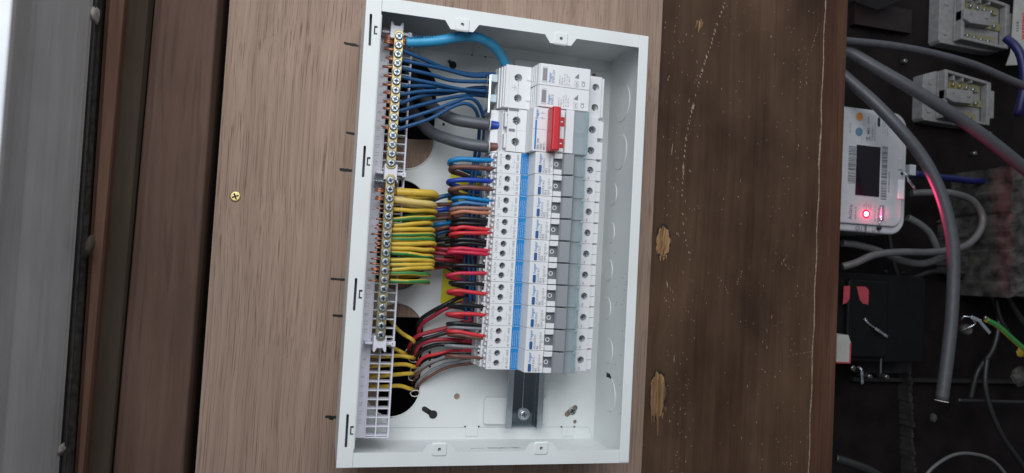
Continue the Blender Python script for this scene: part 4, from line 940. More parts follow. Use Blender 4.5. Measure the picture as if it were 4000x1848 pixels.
for i, P in enumerate(NB):
    wire('neutral_wire', [A(*p) for p in P], 1.5, 'dark blue', f'dark blue wire, {nb[i]} of four running downward behind the coloured loops', 'dark blue wires behind the loops', sub=5)

# grey tails with coloured cores
def tail(P, core, cname, label):
    pts = [A(*p) for p in P]
    o = wire('supply_tail', pts, 5.0, 'tail grey', label, 'thick grey supply tails', cat='cable', seg=20, sub=8)
    m = MB(); c = A(*core); m.tube([pts[-1] - (c - pts[-1]).normalized() * 2, c, c + (c - pts[-1]).normalized() * 7], 3.8, seg=18, smooth_path=False); reparent(m.build('core', W[cname]), o)
    m = MB(); d = (c - pts[-1]).normalized(); m.ring(pts[-1] - d * 0.6, d, 5.15, 3.9, 0.9, 24); reparent(m.build('cut_edge', W['white']), o)
    return o
tail([(1600, 290, -25), (1645, 360, 2), (1690, 418, 22), (1765, 462, 38), (1840, 478, 44), (1912, 488, 46)], (1957, 494, 46), 'royal blue', 'thick grey cable ending in a blue core, upper of the two')
tail([(1585, 395, -25), (1625, 452, 4), (1682, 515, 24), (1771, 550, 38), (1840, 566, 44), (1908, 574, 46)], (1956, 576, 46), 'brown', 'thick grey cable ending in a brown core, lower of the two')

# earth wires
EW = [((1556, 750), (1680, 757), 3.05, 'yellow', None), ((1541, 780), (1675, 797), 2.75, 'pale yellow', 'dark green'), ((1541, 819), (1685, 823), 1.55, 'yellow', 'green'), ((1538, 859), (1682, 850), 1.6, 'yellow', 'green'),
 ((1542, 881), (1668, 868), 1.5, 'yellow', 'green'), ((1536, 897), (1676, 894), 1.55, 'yellow', 'green'), ((1533, 918), (1678, 914), 1.5, 'yellow', 'green'), ((1532, 934), (1678, 934), 1.5, 'yellow', 'green'),
 ((1531, 953), (1682, 950), 1.6, 'yellow', 'green'), ((1531, 970), (1676, 975), 1.55, 'yellow', 'green'), ((1532, 988), (1673, 1001), 1.6, 'yellow', 'green'), ((1529, 1016), (1676, 1018), 1.6, 'yellow', 'green'),
 ((1529, 1034), (1672, 1032), 1.5, 'yellow', 'green'), ((1535, 1054), (1673, 1045), 1.6, 'yellow', 'green'), ((1529, 1068), (1659, 1073), 1.5, 'yellow', 'green'), ((1529, 1098), (1656, 1100), 1.6, 'yellow', 'green')]
ph = [0, 0.56, 0.50, 0.93, 0.62, 0.52, 0.95, 0.85, 0.55, 0.5, 0.95, 0.62, 0.62, 0.66, 0.82, 0.92]
for i, (a, b, r, c1n, c2n) in enumerate(EW):
    a3 = A(*a, 57); b3 = A(*b, 50 + (4 if i < 2 else 0)); mid = a3.lerp(b3, 0.5) + Vector((0, random.uniform(-0.6, 0.6), 3.0))
    r_ = r * (1.12 if r < 2 else 1.03)
    b3 = b3 + Vector((1.6, 0, 0))
    q1_ = b3 + Vector((r * 0.9 + 1.0, -0.9, -4.5 - r)); q2_ = b3 + Vector((-3, -1, -14 - r)); q3_ = b3 + Vector((-22, -3 + random.uniform(-3, 3), -34)); q4_ = b3 + Vector((-26, -5, -62))
    lab = ('thick plain yellow earth cable at the top of the lower brass bar' if i == 0 else 'thick pale yellow earth cable second from the top of the lower brass bar' if i == 1 else f'yellow and green earth wire, {ORD[i]} from the top of the lower brass bar')
    o = wire('earth_wire', [a3 + Vector((-1, 0, 0)), a3.lerp(mid, .5) + Vector((0, 0, 0.8)), mid, mid.lerp(b3, 0.6) + Vector((0, 0, 1.2)), b3, q1_, q2_, q3_, q4_], r_, c1n, lab, 'yellow and green earth wires', m2=c2n, phase=(1 - ph[i]) + 0.0, twist=random.uniform(-0.15, 0.15), stripe=0.24, seg=20 if r > 2 else 16, sub=7)
    n = 4 if i == 0 else (3 if i == 1 else 1)
    copper(o, (bx2 + 3.2, a3.y, 57), a3 + Vector((-1.0, 0, 0)), 0.7 if n > 1 else 0.8, n)
    copper(o, (bx2 - 3.6, a3.y, 57.4), (bx2 - 9 + random.uniform(-3, 1.5), a3.y + random.uniform(-0.6, 0.6), 57.5), 0.6 if n > 1 else 0.7, 3 if n > 1 else 1 + (i in (8, 13)))
# earth wires behind the cell grid
EC = [[(1500, 1215, -20), (1543, 1276, 6), (1575, 1304, 12), (1614, 1330, 16), (1622, 1355, 0)], [(1500, 1335, -10), (1540, 1361, 8), (1578, 1382, 10), (1600, 1400, -15)],
      [(1440, 1388, 26), (1500, 1393, 18), (1560, 1390, 12), (1608, 1396, 10), (1626, 1402, -10)], [(1440, 1431, 26), (1500, 1427, 18), (1578, 1423, 12), (1617, 1431, 8), (1632, 1436, -12)],
      [(1440, 1472, 26), (1500, 1468, 18), (1560, 1461, 12), (1608, 1458, 8), (1626, 1464, -12)], [(1437, 1511, 26), (1500, 1510, 18), (1560, 1508, 12), (1602, 1517, 8), (1620, 1524, -12)]]
eo = ['topmost', 'second', 'third', 'fourth', 'fifth', 'lowest']
for i, P in enumerate(EC):
    wire('earth_wire', [A(*p) for p in P], 1.7, 'yellow', f'yellow wire entering the lowest opening, {eo[i]} of six below the earth bar', 'yellow wires in the lowest opening', m2='green', phase=0.55, stripe=0.25, seg=14)

# looped load wires: (u_end, v_end, u_left, v_left, r, colour, breaker index)
LP = [
 (1920, 627, 1757, 626, 2.15, 'light blue', 0, 'top'), (1929, 660, 1760, 653, 2.15, 'brown', 0, 'lower'), (1917, 708, 1752, 704, 2.1, 'royal blue', 1, ''), (1925, 739, 1757, 736, 2.15, 'brown', 1, ''),
 (1912, 784, 1770, 774, 1.6, 'light blue', 2, ''), (1908, 797, 1772, 794, 1.6, 'pale blue', 2, ''), (1920, 817, 1761, 815, 1.6, 'dusty brown', 2, ''), (1917, 833, 1765, 830, 1.6, 'orange brown', 2, ''),
 (1906, 860, 1770, 856, 1.75, 'black', 3, 'upper'), (1903, 877, 1763, 873, 1.7, 'black', 3, 'lower'), (1915, 897, 1763, 891, 1.65, 'red', 3, 'upper'), (1913, 911, 1760, 913, 1.65, 'red', 3, 'lower'),
 (1901, 943, 1771, 935, 1.7, 'black', 4, 'upper'), (1900, 957, 1766, 953, 1.7, 'black', 4, 'lower'), (1911, 980, 1758, 971, 1.65, 'pink red', 4, 'upper'), (1910, 994, 1751, 984, 1.65, 'pink red', 4, 'lower'),
 (1896, 1040, 1760, 1036, 1.7, 'black', 5, ''), (1906, 1068, 1747, 1073, 1.65, 'pink red', 5, ''), (1892, 1112, 1758, 1102, 1.6, 'black', 6, ''), (1901, 1149, 1752, 1137, 1.7, 'red', 6, ''),
 (1888, 1197, 1752, 1189, 1.7, 'black', 7, ''), (1896, 1231, 1748, 1226, 1.7, 'red', 7, ''), (1883, 1273, 1750, 1262, 1.65, 'black', 8, ''), (1883, 1285, 1752, 1279, 1.25, 'grey', 8, ''),
 (1891, 1313, 1748, 1293, 1.6, 'red', 8, ''), (1891, 1323, 1753, 1306, 1.25, 'brown', 8, ''), (1876, 1359, 1741, 1350, 1.4, 'grey', 9, ''), (1884, 1399, 1743, 1389, 1.4, 'brown', 9, '')]
bn = ['top', 'second', 'third', 'fourth', 'fifth', 'sixth', 'seventh', 'eighth', 'ninth', 'lowest']
for (ue, ve, ul, vl, r, cn, bi, wh) in LP:
    e = AX(ue, ve, -5.5); zt = min(max(e.z, 38), 47)
    e = A(ue, ve, zt); e.x = max(min(e.x, -4), -9)
    L = A(ul, vl, zt - 1)
    pts = [e + Vector((7, 0, 0)), e, e.lerp(L, 0.33) + Vector((0, 0.3, 2.0)), e.lerp(L, 0.7) + Vector((0, 0.6, 2.6)), L + Vector((3.5, 0.0, 1.0)), L + Vector((0.8, -0.7, -3.5)), L + Vector((3.0, -2.0, -9.5)), L + Vector((13, -3.4, -15)), Vector((-16, L.y - 4.6, 19)), Vector((-2, L.y - 5, 17))]
    adj = wh + ' of the two ' if wh in ('upper',) else ''
    side = {'upper': 'upper of two', 'lower': 'lower of two'}.get(wh, '')
    if bi == 0: side = ''
    lab = f'{cn} wire looping into the {bn[bi]} small breaker' + (f', {side} {cn} ones there' if side else '')
    o = wire('load_wire', pts, r, cn, lab, 'coloured wires looping into the breakers', seg=16, sub=7)

# feeds arriving from the left, under the earth bundle or out of the lowest opening
FD = [
 ([(1640, 812, 8), (1685, 787, 24), (1723, 769, 28), (1775, 762, 26), (1840, 768, 20), (1900, 778, 17)], 2.0, 'dark blue', 'blue wire emerging below the thick yellow cable, highest of the feeds'),
 ([(1640, 808, 10), (1690, 801, 20), (1760, 799, 22), (1840, 806, 18), (1905, 812, 16)], 1.9, 'brown', 'brown wire crossing beside the thick pale yellow cable'),
 ([(1640, 826, 10), (1690, 824, 22), (1750, 820, 23), (1820, 822, 18), (1905, 826, 16)], 2.2, 'royal blue', 'royal blue wire passing from the earth bundle towards the third breaker'),
 ([(1640, 846, 10), (1690, 842, 18), (1750, 839, 20), (1820, 842, 17), (1905, 846, 15)], 1.8, 'brown', 'brown wire directly below the royal blue one between the bundles'),
 ([(1640, 870, 10), (1690, 858, 20), (1750, 851, 22), (1820, 852, 17), (1905, 856, 15)], 1.7, 'brown', 'thin brown wire rising towards the upper black loops'),
 ([(1640, 900, 10), (1683, 884, 20), (1720, 874, 24), (1770, 872, 22), (1840, 880, 17), (1905, 884, 15)], 1.75, 'light blue', 'short light blue wire between the earth bundle and black loops'),
 ([(1640, 915, 10), (1683, 904, 20), (1720, 892, 24), (1765, 886, 25), (1840, 890, 18), (1905, 896, 15)], 1.9, 'brown', 'brown wire sloping up beneath the short light blue wire'),
 ([(1640, 940, 10), (1683, 926, 18), (1720, 908, 22), (1770, 898, 22), (1840, 905, 17), (1905, 908, 15)], 1.75, 'dark blue', 'dull blue wire sloping up to the bright red pair'),
 ([(1640, 945, 10), (1690, 941, 22), (1745, 936, 28), (1790, 934, 30), (1850, 945, 20), (1905, 950, 15)], 1.8, 'black', 'black wire from the earth bundle, upper of the middle pair'),
 ([(1640, 966, 10), (1690, 962, 20), (1745, 956, 26), (1790, 955, 28), (1850, 962, 20), (1905, 964, 15)], 1.8, 'black', 'black wire from the earth bundle, lower of the middle pair'),
 ([(1640, 964, 10), (1678, 969, 20), (1753, 974, 27), (1810, 984, 22), (1900, 990, 16)], 1.8, 'deep red', 'deep red wire leaving the earth bundle, uppermost of four'),
 ([(1640, 980, 10), (1675, 984, 20), (1740, 992, 25), (1806, 1001, 22), (1900, 1006, 16)], 1.8, 'deep red', 'deep red wire leaving the earth bundle, second of four'),
 ([(1640, 1004, 10), (1680, 1009, 20), (1760, 1016, 22), (1840, 1020, 19), (1885, 1022, 17)], 1.8, 'deep red', 'deep red wire leaving the earth bundle, third of four'),
 ([(1640, 1028, 10), (1672, 1032, 24), (1720, 1031, 32), (1775, 1037, 38), (1800, 1040, 36)], 1.75, 'black', 'black wire running straight from the earth bundle to the sixth breaker'),
 ([(1640, 1054, 10), (1675, 1049, 20), (1712, 1044, 26), (1746, 1042, 26), (1820, 1046, 20), (1890, 1050, 16)], 1.7, 'deep red', 'deep red wire leaving the earth bundle, lowest of four'),
 ([(1628, 1310, -12), (1631, 1277, 8), (1645, 1246, 14), (1690, 1215, 20), (1748, 1187, 24), (1809, 1157, 24), (1880, 1140, 17)], 1.85, 'black', 'black wire curving out of the lowest opening, uppermost one'),
 ([(1632, 1335, -12), (1634, 1305, 6), (1648, 1268, 12), (1695, 1232, 18), (1748, 1201, 22), (1849, 1167, 20), (1890, 1160, 17)], 1.8, 'deep red', 'red wire curving out of the lowest opening, uppermost of the reds'),
 ([(1592, 1385, -12), (1600, 1352, 8), (1627, 1317, 16), (1680, 1296, 20), (1748, 1278, 23), (1815, 1258, 20), (1885, 1250, 16)], 1.85, 'deep red', 'red wire curving out of the lowest opening, second of the reds'),
 ([(1602, 1400, -12), (1612, 1368, 8), (1644, 1330, 16), (1694, 1312, 20), (1745, 1298, 22), (1815, 1282, 20), (1885, 1275, 16)], 1.85, 'black', 'black wire curving out of the lowest opening, second of the blacks'),
 ([(1618, 1412, -12), (1624, 1378, 8), (1642, 1349, 15), (1694, 1329, 20), (1762, 1326, 22), (1856, 1335, 19), (1890, 1338, 17)], 1.8, 'deep red', 'red wire curving out of the lowest opening, third of the reds'),
 ([(1622, 1416, -12), (1632, 1385, 7), (1661, 1361, 13), (1705, 1349, 17), (1748, 1345, 20), (1850, 1346, 18), (1890, 1350, 16)], 1.8, 'black', 'black wire curving out of the lowest opening, third of the blacks'),
 ([(1622, 1450, -12), (1630, 1424, 8), (1657, 1396, 15), (1706, 1382, 20), (1762, 1372, 22), (1852, 1369, 19), (1890, 1370, 17)], 1.45, 'red', 'bright red thin wire curving out of the lowest opening'),
 ([(1630, 1455, -12), (1640, 1424, 6), (1671, 1401, 12), (1706, 1393, 16), (1741, 1387, 19), (1850, 1384, 17)], 1.45, 'black', 'thin black wire curving out of the lowest opening, lowest of the blacks'),
 ([(1605, 1476, -12), (1620, 1456, 6), (1646, 1437, 14), (1678, 1419, 19), (1710, 1405, 22), (1741, 1393, 25), (1800, 1388, 20), (1880, 1392, 17)], 1.35, 'grey', 'grey wire rising from the lowest opening, upper of two'),
 ([(1612, 1500, -12), (1622, 1478, 5), (1646, 1446, 13), (1694, 1416, 18), (1741, 1397, 22), (1800, 1398, 18), (1870, 1402, 17)], 1.4, 'brown', 'brown wire rising from the lowest opening, upper of two'),
 ([(1624, 1535, -14), (1630, 1497, 4), (1678, 1450, 13), (1720, 1431, 16), (1762, 1419, 18), (1849, 1409, 18), (1890, 1408, 17)], 1.35, 'grey', 'grey wire rising from the lowest opening, lower of two'),
 ([(1628, 1545, -14), (1636, 1502, 4), (1688, 1463, 12), (1730, 1443, 15), (1778, 1429, 17), (1869, 1419, 18), (1895, 1419, 17)], 1.4, 'brown', 'brown wire rising from the lowest opening, lowest of all')]
for P, r, cn, lab in FD: wire('feed_wire', [A(*p) for p in P], r, cn, lab, 'wires arriving behind the loops', seg=14, sub=6)
# stripped cable sheaths at the lowest opening
for i, (u, v, lab) in enumerate(((1600, 1372, 'topmost'), (1618, 1398, 'second'), (1622, 1440, 'third'), (1614, 1470, 'fourth'), (1622, 1532, 'lowest'))):
    c = A(u, v, 3); m = MB(); pts = []
    for k in range(13):
        t_ = 2 * math.pi * k / 12 * 0.85; pts.append(c + Vector((math.cos(t_) * 4.2 * random.uniform(0.85, 1.1), math.sin(t_) * 3.0 - 1, math.sin(t_) * 2)))
    m.tube(pts, 0.45, seg=6); 
    m2 = m.build('sheath_end', W['white']); tag(m2, f'torn pale cable sheath end in the lowest opening, {lab} of five', 'cable sheath', 'torn cable sheath ends')

# ================================================================== METER RECESS
# ---- electricity meter
ZM = -75.0
mt = empty('electricity_meter', A(3440, 660, ZM - 45), 'white electricity meter with dark display and glowing red light, half hidden by the plank', 'meter')
def RM_(o): return reparent(o, mt)
tl = A(3540, 440, ZM); br = A(3545, 900, ZM)
mx1 = A(3552, 660, ZM).x; my1 = A(3440, 428, ZM).y; my0 = A(3440, 912, ZM).y; mx0 = mx1 - 120
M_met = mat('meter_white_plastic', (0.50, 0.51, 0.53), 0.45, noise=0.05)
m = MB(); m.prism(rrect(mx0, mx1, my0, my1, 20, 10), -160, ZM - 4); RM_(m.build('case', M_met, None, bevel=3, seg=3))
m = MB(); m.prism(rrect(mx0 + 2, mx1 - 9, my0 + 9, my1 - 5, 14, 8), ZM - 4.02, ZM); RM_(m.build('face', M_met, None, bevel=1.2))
def mb(u0, v0, u1, v1, z0, z1, mat_, name, bev=0):
    a = A(u0, v0, z1); b = A(u1, v1, z1); m = MB(); m.box(min(a.x, b.x), max(a.x, b.x), min(a.y, b.y), max(a.y, b.y), z0, z1); return RM_(m.build(name, mat_, None, bevel=bev))
mb(3348, 565, 3434, 770, ZM, ZM + 0.6, mat('display_glass', (0.012, 0.010, 0.014), 0.12), 'display')
c = A(3357, 456, ZM); m = MB(); m.cyl((c.x, c.y, ZM), (0, 0, 1), 4.6, 4.6, 0.5, 28); RM_(m.build('orange_button', mat('orange_plastic', (0.62, 0.24, 0.05), 0.5), None))
c = A(3355, 515, ZM); m = MB(); m.cyl((c.x, c.y, ZM), (0, 0, 1), 4.9, 4.9, 0.5, 28); RM_(m.build('blue_button', mat('slate_blue_plastic', (0.11, 0.20, 0.30), 0.5), None))
c = A(3433, 477, ZM); m = MB(); m.prism(rrect(c.x - 1.7, c.x + 1.7, c.y - 5.6, c.y + 5.6, 1.6), ZM, ZM + 0.3); RM_(m.build('port_hole', M_black))
led = A(3383, 836, ZM); m = MB(); m.cyl((led.x, led.y, ZM), (0, 0, 1), 3.0, 2.6, 1.0, 20)
M_led = bpy.data.materials.new('red_led_glow'); M_led.use_nodes = True; pb = M_led.node_tree.nodes['Principled BSDF']; pb.inputs['Emission Color'].default_value = (1.0, 0.30, 0.42, 1); pb.inputs['Emission Strength'].default_value = 9; pb.inputs['Base Color'].default_value = (0.8, 0.05, 0.1, 1)
lo = RM_(m.build('red_light', M_led))
M_halo = mat('red_halo', (0.6, 0.01, 0.04), 0.3); M_halo.node_tree.nodes['Principled BSDF'].inputs['Emission Color'].default_value = (1.0, 0.01, 0.08, 1); M_halo.node_tree.nodes['Principled BSDF'].inputs['Emission Strength'].default_value = 1.1
m = MB(); m.ring((led.x, led.y, ZM), (0, 0, 1), 5.2, 3.05, 0.5, 28); RM_(m.build('halo_ring', M_halo))  # glowing ring paints the halo around the red light
ll = bpy.data.lights.new('red_light_lamp', 'SPOT'); ll.spot_size = 1.7; ll.spot_blend = 0.4; ll.energy = 0.55; ll.color = (1.0, 0.04, 0.18); ll.shadow_soft_size = 0.002
lob = bpy.data.objects.new('red_light_lamp', ll); COL.objects.link(lob); lob.location = (led + Vector((3, 0, 6.5))) * S; lob.rotation_euler = Vector((1, 0.10, 0.62)).to_track_quat('-Z', 'Y').to_euler(); reparent(lob, mt)
for (u0, v0, u1, v1) in ((3316, 570, 3340, 718), (3446, 572, 3462, 778)):
    m = MB(); a = A(u0, v0, ZM); b = A(u1, v1, ZM); y = a.y
    while y > b.y: w_ = random.choice([0.3, 0.5, 0.8]); m.box(a.x, b.x, y - w_, y, ZM + 0.02, ZM + 0.08); y -= w_ + random.choice([0.4, 0.6, 0.9])
    RM_(m.build('barcode', M_black))
def AT(u, v): p = A(u, v, ZM); return p.x, p.y
RM_(lettering('lettering', [('Aclara.', *AT(3327, 858), 6.6, 0.0), ('SGM1411-B', *AT(3344, 858), 3.0), ('001D24020126329F', *AT(3474, 752), 3.2, 0, 0.95), ('M22', *AT(3396, 524), 4.2, 0.05), ('0120', *AT(3396, 482), 3.8), ('UK', *AT(3389, 550), 3.2, 0.1), ('CA', *AT(3399, 550), 3.2, 0.1),
   ('0120/SGS0511', *AT(3410, 550), 3.0), ('METROLOGY FW:01.01.22', *AT(3419, 550), 1.9), ('REACTIVE Q 2', *AT(3322, 520), 1.9), ('A', *AT(3374, 546), 2.2), ('B', *AT(3376, 489), 2.2), ('1000', *AT(3377, 812), 2.2), ('impulse/kWh', *AT(3384, 820), 1.8), ('1000', *AT(3394, 812), 2.2), ('imp/kvarh', *AT(3402, 820), 1.8),
   ('230V 0.5-10(100)A', *AT(3420, 866), 2.4), ('50Hz  2022  3K6', *AT(3431, 866), 2.4), ('Digilec', *AT(3366, 906), 2.4), ('=Gflims', *AT(3384, 910), 3.2, 0.1), ('As Comtest A 2', *AT(3450, 520), 2.0), ('eb No.  Tariffs', *AT(3459, 520), 2.0), ('Passe si relais', *AT(3468, 530), 2.0)], ZM + 0.05, M_black, None))
m = MB(); c = A(3350, 892, ZM); m.ring((c.x, c.y, ZM), (0, 0, 1), 2.6, 2.0, 0.08); c = A(3413, 898, ZM); m.box(c.x - 1.8, c.x + 1.8, c.y - 1.8, c.y - 1.5, ZM, ZM + .08); m.box(c.x - 1.8, c.x + 1.8, c.y + 1.5, c.y + 1.8, ZM, ZM + .08); m.box(c.x - 1.8, c.x - 1.5, c.y - 1.8, c.y + 1.8, ZM, ZM + .08); m.box(c.x + 1.5, c.x + 1.8, c.y - 1.8, c.y + 1.8, ZM, ZM + .08)
m.box(AT(3383, 0)[0], AT(3383, 0)[0] + 0.2, AT(3383, 562)[1], AT(3383, 522)[1] + 2, ZM, ZM + 0.06); RM_(m.build('symbols', M_black))
mb(3512, 618, 3528, 664, ZM - 4, ZM + 1.5, M_met, 'raised_bar', 0.6); mb(3512, 700, 3532, 778, ZM - 4, ZM + 1.5, M_whitewood, 'raised_bar', 0.6)
for (u, v) in ((3524, 678), (3437, 892)):
    c = A(u, v, ZM); m = MB(); m.cyl((c.x, c.y, ZM - 3), (0, 0, 1), 2.2, 2.2, 3.4, 16); RM_(m.build('seal_post', M_black))
mb(3438, 802, 3452, 862, ZM, ZM + 0.5, M_dgrey, 'seal_recess')
mb(3556, 642, 3578, 686, -110, ZM - 12, M_met, 'terminal_flap', 0.6)
c = AT(3571, 672); RM_(lettering('flap_mark', [('N', c[0], c[1], 4.6)], ZM - 11.9, M_black, None))

l2 = bpy.data.lights.new('red_light_spill', 'POINT'); l2.energy = 0.006; l2.color = (1.0, 0.03, 0.15); l2.shadow_soft_size = 0.003
l2o = bpy.data.objects.new('red_light_spill', l2); COL.objects.link(l2o); l2o.location = (led + Vector((0, 0, 7))) * S; reparent(l2o, mt)
# ---- wire seals (crimped lead seal on a twisted wire)
def seal(P, label, w=2.0):
    pts = [A(*p) for p in P]; root = empty('wire_seal', pts[0], label, 'wire seal', 'crimped metal wire seals')
    m = MB(); m.tube(pts[:-1], 0.35, seg=6); m.tube([p + Vector((0.9, 0.6, 0.2)) for p in pts[:-1]], 0.3, seg=6); reparent(m.build('seal_wire', M_alu), root)
    a, b = pts[-2], pts[-1]; d = (b - a).normalized(); s = d.cross(Vector((0, 0, 1))).normalized(); up = s.cross(d)
    T = Matrix((d, s, up)).transposed().to_4x4(); T.translation = a; l = (b - a).length
    m = MB(); m.box(0, l, -w / 2, w / 2, -0.8, 0.8, None, T); m.box(l * 0.15, l * 0.35, -w / 2 - 0.3, w / 2 + 0.3, -1, 1, None, T); m.box(l * 0.75, l * 0.92, -w / 2 - 0.2, w / 2 + 0.2, -1, 1, None, T)
    reparent(m.build('crimp', M_alu, None, bevel=0.3), root)
seal([(3524, 672, ZM + 2), (3538, 682, ZM + 5), (3546, 700, ZM + 6), (3574, 738, ZM + 4)], 'silver crimp seal hanging from the right edge of the meter', 2.4)
seal([(3437, 890, ZM + 2), (3434, 872, ZM + 4), (3443, 860, ZM + 4), (3446, 806, ZM + 3)], 'bright silver seal lying in the notch near the red light', 3.2)
seal([(3375, 1243, -105), (3392, 1265, -102), (3420, 1284, -100), (3466, 1316, -100)], 'slanting silver seal below the red marks', 3.0)
seal([(3346, 1434, -105), (3358, 1438, -102), (3366, 1450, -100), (3368, 1500, -100)], 'upright silver seal below the small pale block', 3.0)

# ---- connector blocks
M_cb = mat('grey_moulded_plastic', (0.25, 0.245, 0.24), 0.6, noise=0.15, nscale=150, bump=0.3)
def connector(u0, v0, label, sc=1.0, z=-128, brassy=False):
    """block drawn in photo pixels relative to its lower left corner region; box ~270 x 200 px"""
    root = empty('connector_block', A(u0 + 140, v0 + 100, z - 40), label, 'connector block', 'grey connector blocks on the recess wall')
    k = 1 / 3.75 * sc
    o = A(u0, v0, z)
    e1 = A(u0 + 292, v0 + 100, z); e0_ = A(u0, v0 + 100, z); f1 = A(u0 + 146, v0 + 205, z); f0 = A(u0 + 146, v0, z)
    def X(px): return e0_.x + (e1.x - e0_.x) * px / 292 * sc
    def Y(py): return f0.y + (f1.y - f0.y) * py / 205 * sc
    m = MB()   # stepped body: low left shoulder, raised right housing
    P = [(45, 20), (95, 0), (278, 26), (278, 170), (275, 200), (210, 205), (52, 200), (45, 190)]
    m.prism([(X(a), Y(b)) for a, b in P], z - 32, z - 14); 
    m.prism([(X(a), Y(b)) for a, b in ((95, 2), (262, 26), (262, 198), (95, 190))], z - 13.9, z - 10)
    for q in ([(95, 2), (262, 26), (262, 38), (107, 16), (107, 178), (262, 190), (262, 200), (95, 190)], [(262, 26), (278, 30), (278, 60), (292, 62), (292, 170), (276, 172), (276, 200), (262, 198)]):
        m.prism([(X(a), Y(b)) for a, b in q], z - 10, z)
    for d_ in (130, 165, 200): m.prism([(X(d_), Y(20)), (X(d_ + 6), Y(21)), (X(d_ + 6), Y(42)), (X(d_), Y(40))], z - 10, z - 1)
    reparent(m.build('housing', M_cb, None, bevel=1.0), root)
    m = MB(); m.prism([(X(a), Y(b)) for a, b in ((95, 80), (195, 76), (195, 128), (120, 130), (95, 118))], z - 10, z + 4); reparent(m.build('centre_boss', M_cb, None, bevel=0.9), root)
    for (a, b, r) in ((72, 48, 13), (68, 160, 14), (180, 96, 12)):
        m = MB(); zz = z - 14 if a < 100 else z + 4; m.cyl((X(a), Y(b), zz), (0, 0, 1), r * k * 1.1, r * k * 0.8, 1.0, 20); reparent(m.build('plug', M_cb), root)
    m = MB(); m.cyl((X(120), Y(96), z + 4), (0, 0, 1), 1.5, 1.3, 0.5, 12); reparent(m.build('centre_screw', M_screwd), root)
    for row, (y0_, cnt, x_) in enumerate(((54, 4, 140), (112, 2, 205), (168, 4, 130))):
        m = MB(); m.box(X(x_ - 12), X(x_ + cnt * 26 + 4), Y(y0_ + 14), Y(y0_ - 14), z - 10, z - 7.5); reparent(m.build('brass_clamp', mat('dull_brass', (0.30, 0.26, 0.14), 0.5, 0.3)), root)
        for j in range(cnt):
            m = screw('s', (X(x_ + j * 26), Y(y0_ + j * 3), z - 7.4), 2.7 * sc, M_zinc if not (brassy and row == 0 and j < 2) else M_yscrew, M_dark, h=4.5, slot_rot=random.uniform(0, 1.5)); reparent(m.build('clamp_screw', None), root)
    return root
connector(3593, 274, 'grey open connector block in the recess, beside the middle grey cable', brassy=True)
connector(3656, -38, 'larger grey open connector block at the top edge of the photo', sc=1.04)
m = MB(); a = A(3395, -60, -110); b = A(3560, 6, -110); m.prism([(a.x, a.y), (b.x + 3, a.y), (b.x - 5, b.y + 3), (b.x - 16, b.y), (a.x, b.y + 8)], -150, -110); o = m.build('junction_box', M_cb, None, bevel=1); tag(o, 'sliver of a grey box cut by the top edge of the photo', 'junction box')
# ---- warning sign
zs = -120; sg = MB(); sg.prism([tuple(A(u, v, zs)[:2]) for u, v in ((3968, -60), (4120, -60), (4120, 250), (3932, 255), (3950, 205))], zs - 1.5, zs); sg = sg.build('warning_sign', mat('cream_card', (0.42, 0.41, 0.38), 0.7, noise=0.1)); tag(sg, 'pale card sign with red warning lettering at the upper right corner', 'sign')
def ATs(u, v): p = A(u, v, zs); return p.x, p.y
lettering('heading', [('WARNING', *ATs(4003, 156), 7.6, 0.35)], zs + 0.05, M_red, sg); lettering('lettering', [('S.S.E.B.', *ATs(3978, 126), 5.4, 0.05)], zs + 0.05, M_black, sg)

# ---- heavy cables crossing the recess
def heavy(P, r, cn, label, name='supply_cable', group='grey cables crossing the recess', seg=18, sub=8, cat='cable'): return wire(name, [A(*p) for p in P], r, cn, label, group, seg=seg, sub=sub, cat=cat)
heavy([(3280, 158, -60), (3340, 163, -58), (3480, 178, -54), (3640, 208, -50), (3800, 252, -46), (3920, 302, -42), (4040, 352, -38)], 4.4, 'meter grey', 'thinner grey cable running from the plank to the right edge, highest one')
heavy([(3270, 190, -70), (3335, 215, -64), (3430, 270, -52), (3560, 345, -38), (3680, 420, -28), (3800, 500, -22), (3900, 575, -18), (4040, 690, -14)], 6.9, 'meter grey', 'thickest grey cable slanting down to the right edge')
h3 = heavy([(3260, 265, -70), (3335, 330, -58), (3420, 405, -42), (3520, 510, -28), (3600, 610, -20), (3660, 720, -14), (3700, 840, -10), (3722, 960, -8), (3724, 1090, -8), (3716, 1250, -8), (3700, 1400, -8), (3678, 1566, -8)], 6.6, 'meter grey', 'long grey cable bending down past the meter to a cut end')
c = A(3678, 1566, -8); d = (A(3678, 1566, -8) - A(3700, 1400, -8)).normalized(); m = MB(); m.ring(c - d * 0.2, d, 6.7, 4.4, 0.7, 24); reparent(m.build('cut_edge', W['white']), h3)
m = MB(); m.cyl(c, d, 4.3, 4.2, 0.3, 20); reparent(m.build('copper_end', M_copper), h3)
heavy([(3290, 1042, -90), (3340, 1028, -86), (3420, 995, -84), (3520, 985, -84), (3640, 985, -86), (3760, 965, -90), (3820, 915, -94), (3838, 850, -98), (3800, 785, -100), (3720, 755, -100), (3640, 752, -105), (3560, 755, -110)], 4.4, 'sheath grey', 'mid grey cable looping from the plank round to the meter')
heavy([(3290, 950, -110), (3350, 958, -108), (3430, 980, -108), (3520, 1018, -104), (3600, 1030, -104), (3670, 1010, -104), (3720, 980, -104)], 4.4, 'sheath grey', 'dim grey cable sagging below the meter')
heavy([(3545, 850, -115), (3590, 875, -112), (3630, 910, -110), (3655, 960, -110), (3662, 1000, -115)], 4.4, 'sheath grey', 'short grey cable dropping from the lower corner of the meter')
heavy([(3850, 860, -115), (3890, 890, -112), (3935, 950, -110), (3980, 1010, -112), (4040, 1060, -115)], 4.6, 'cutout black', 'dark cable crossing the rough grey stonework')
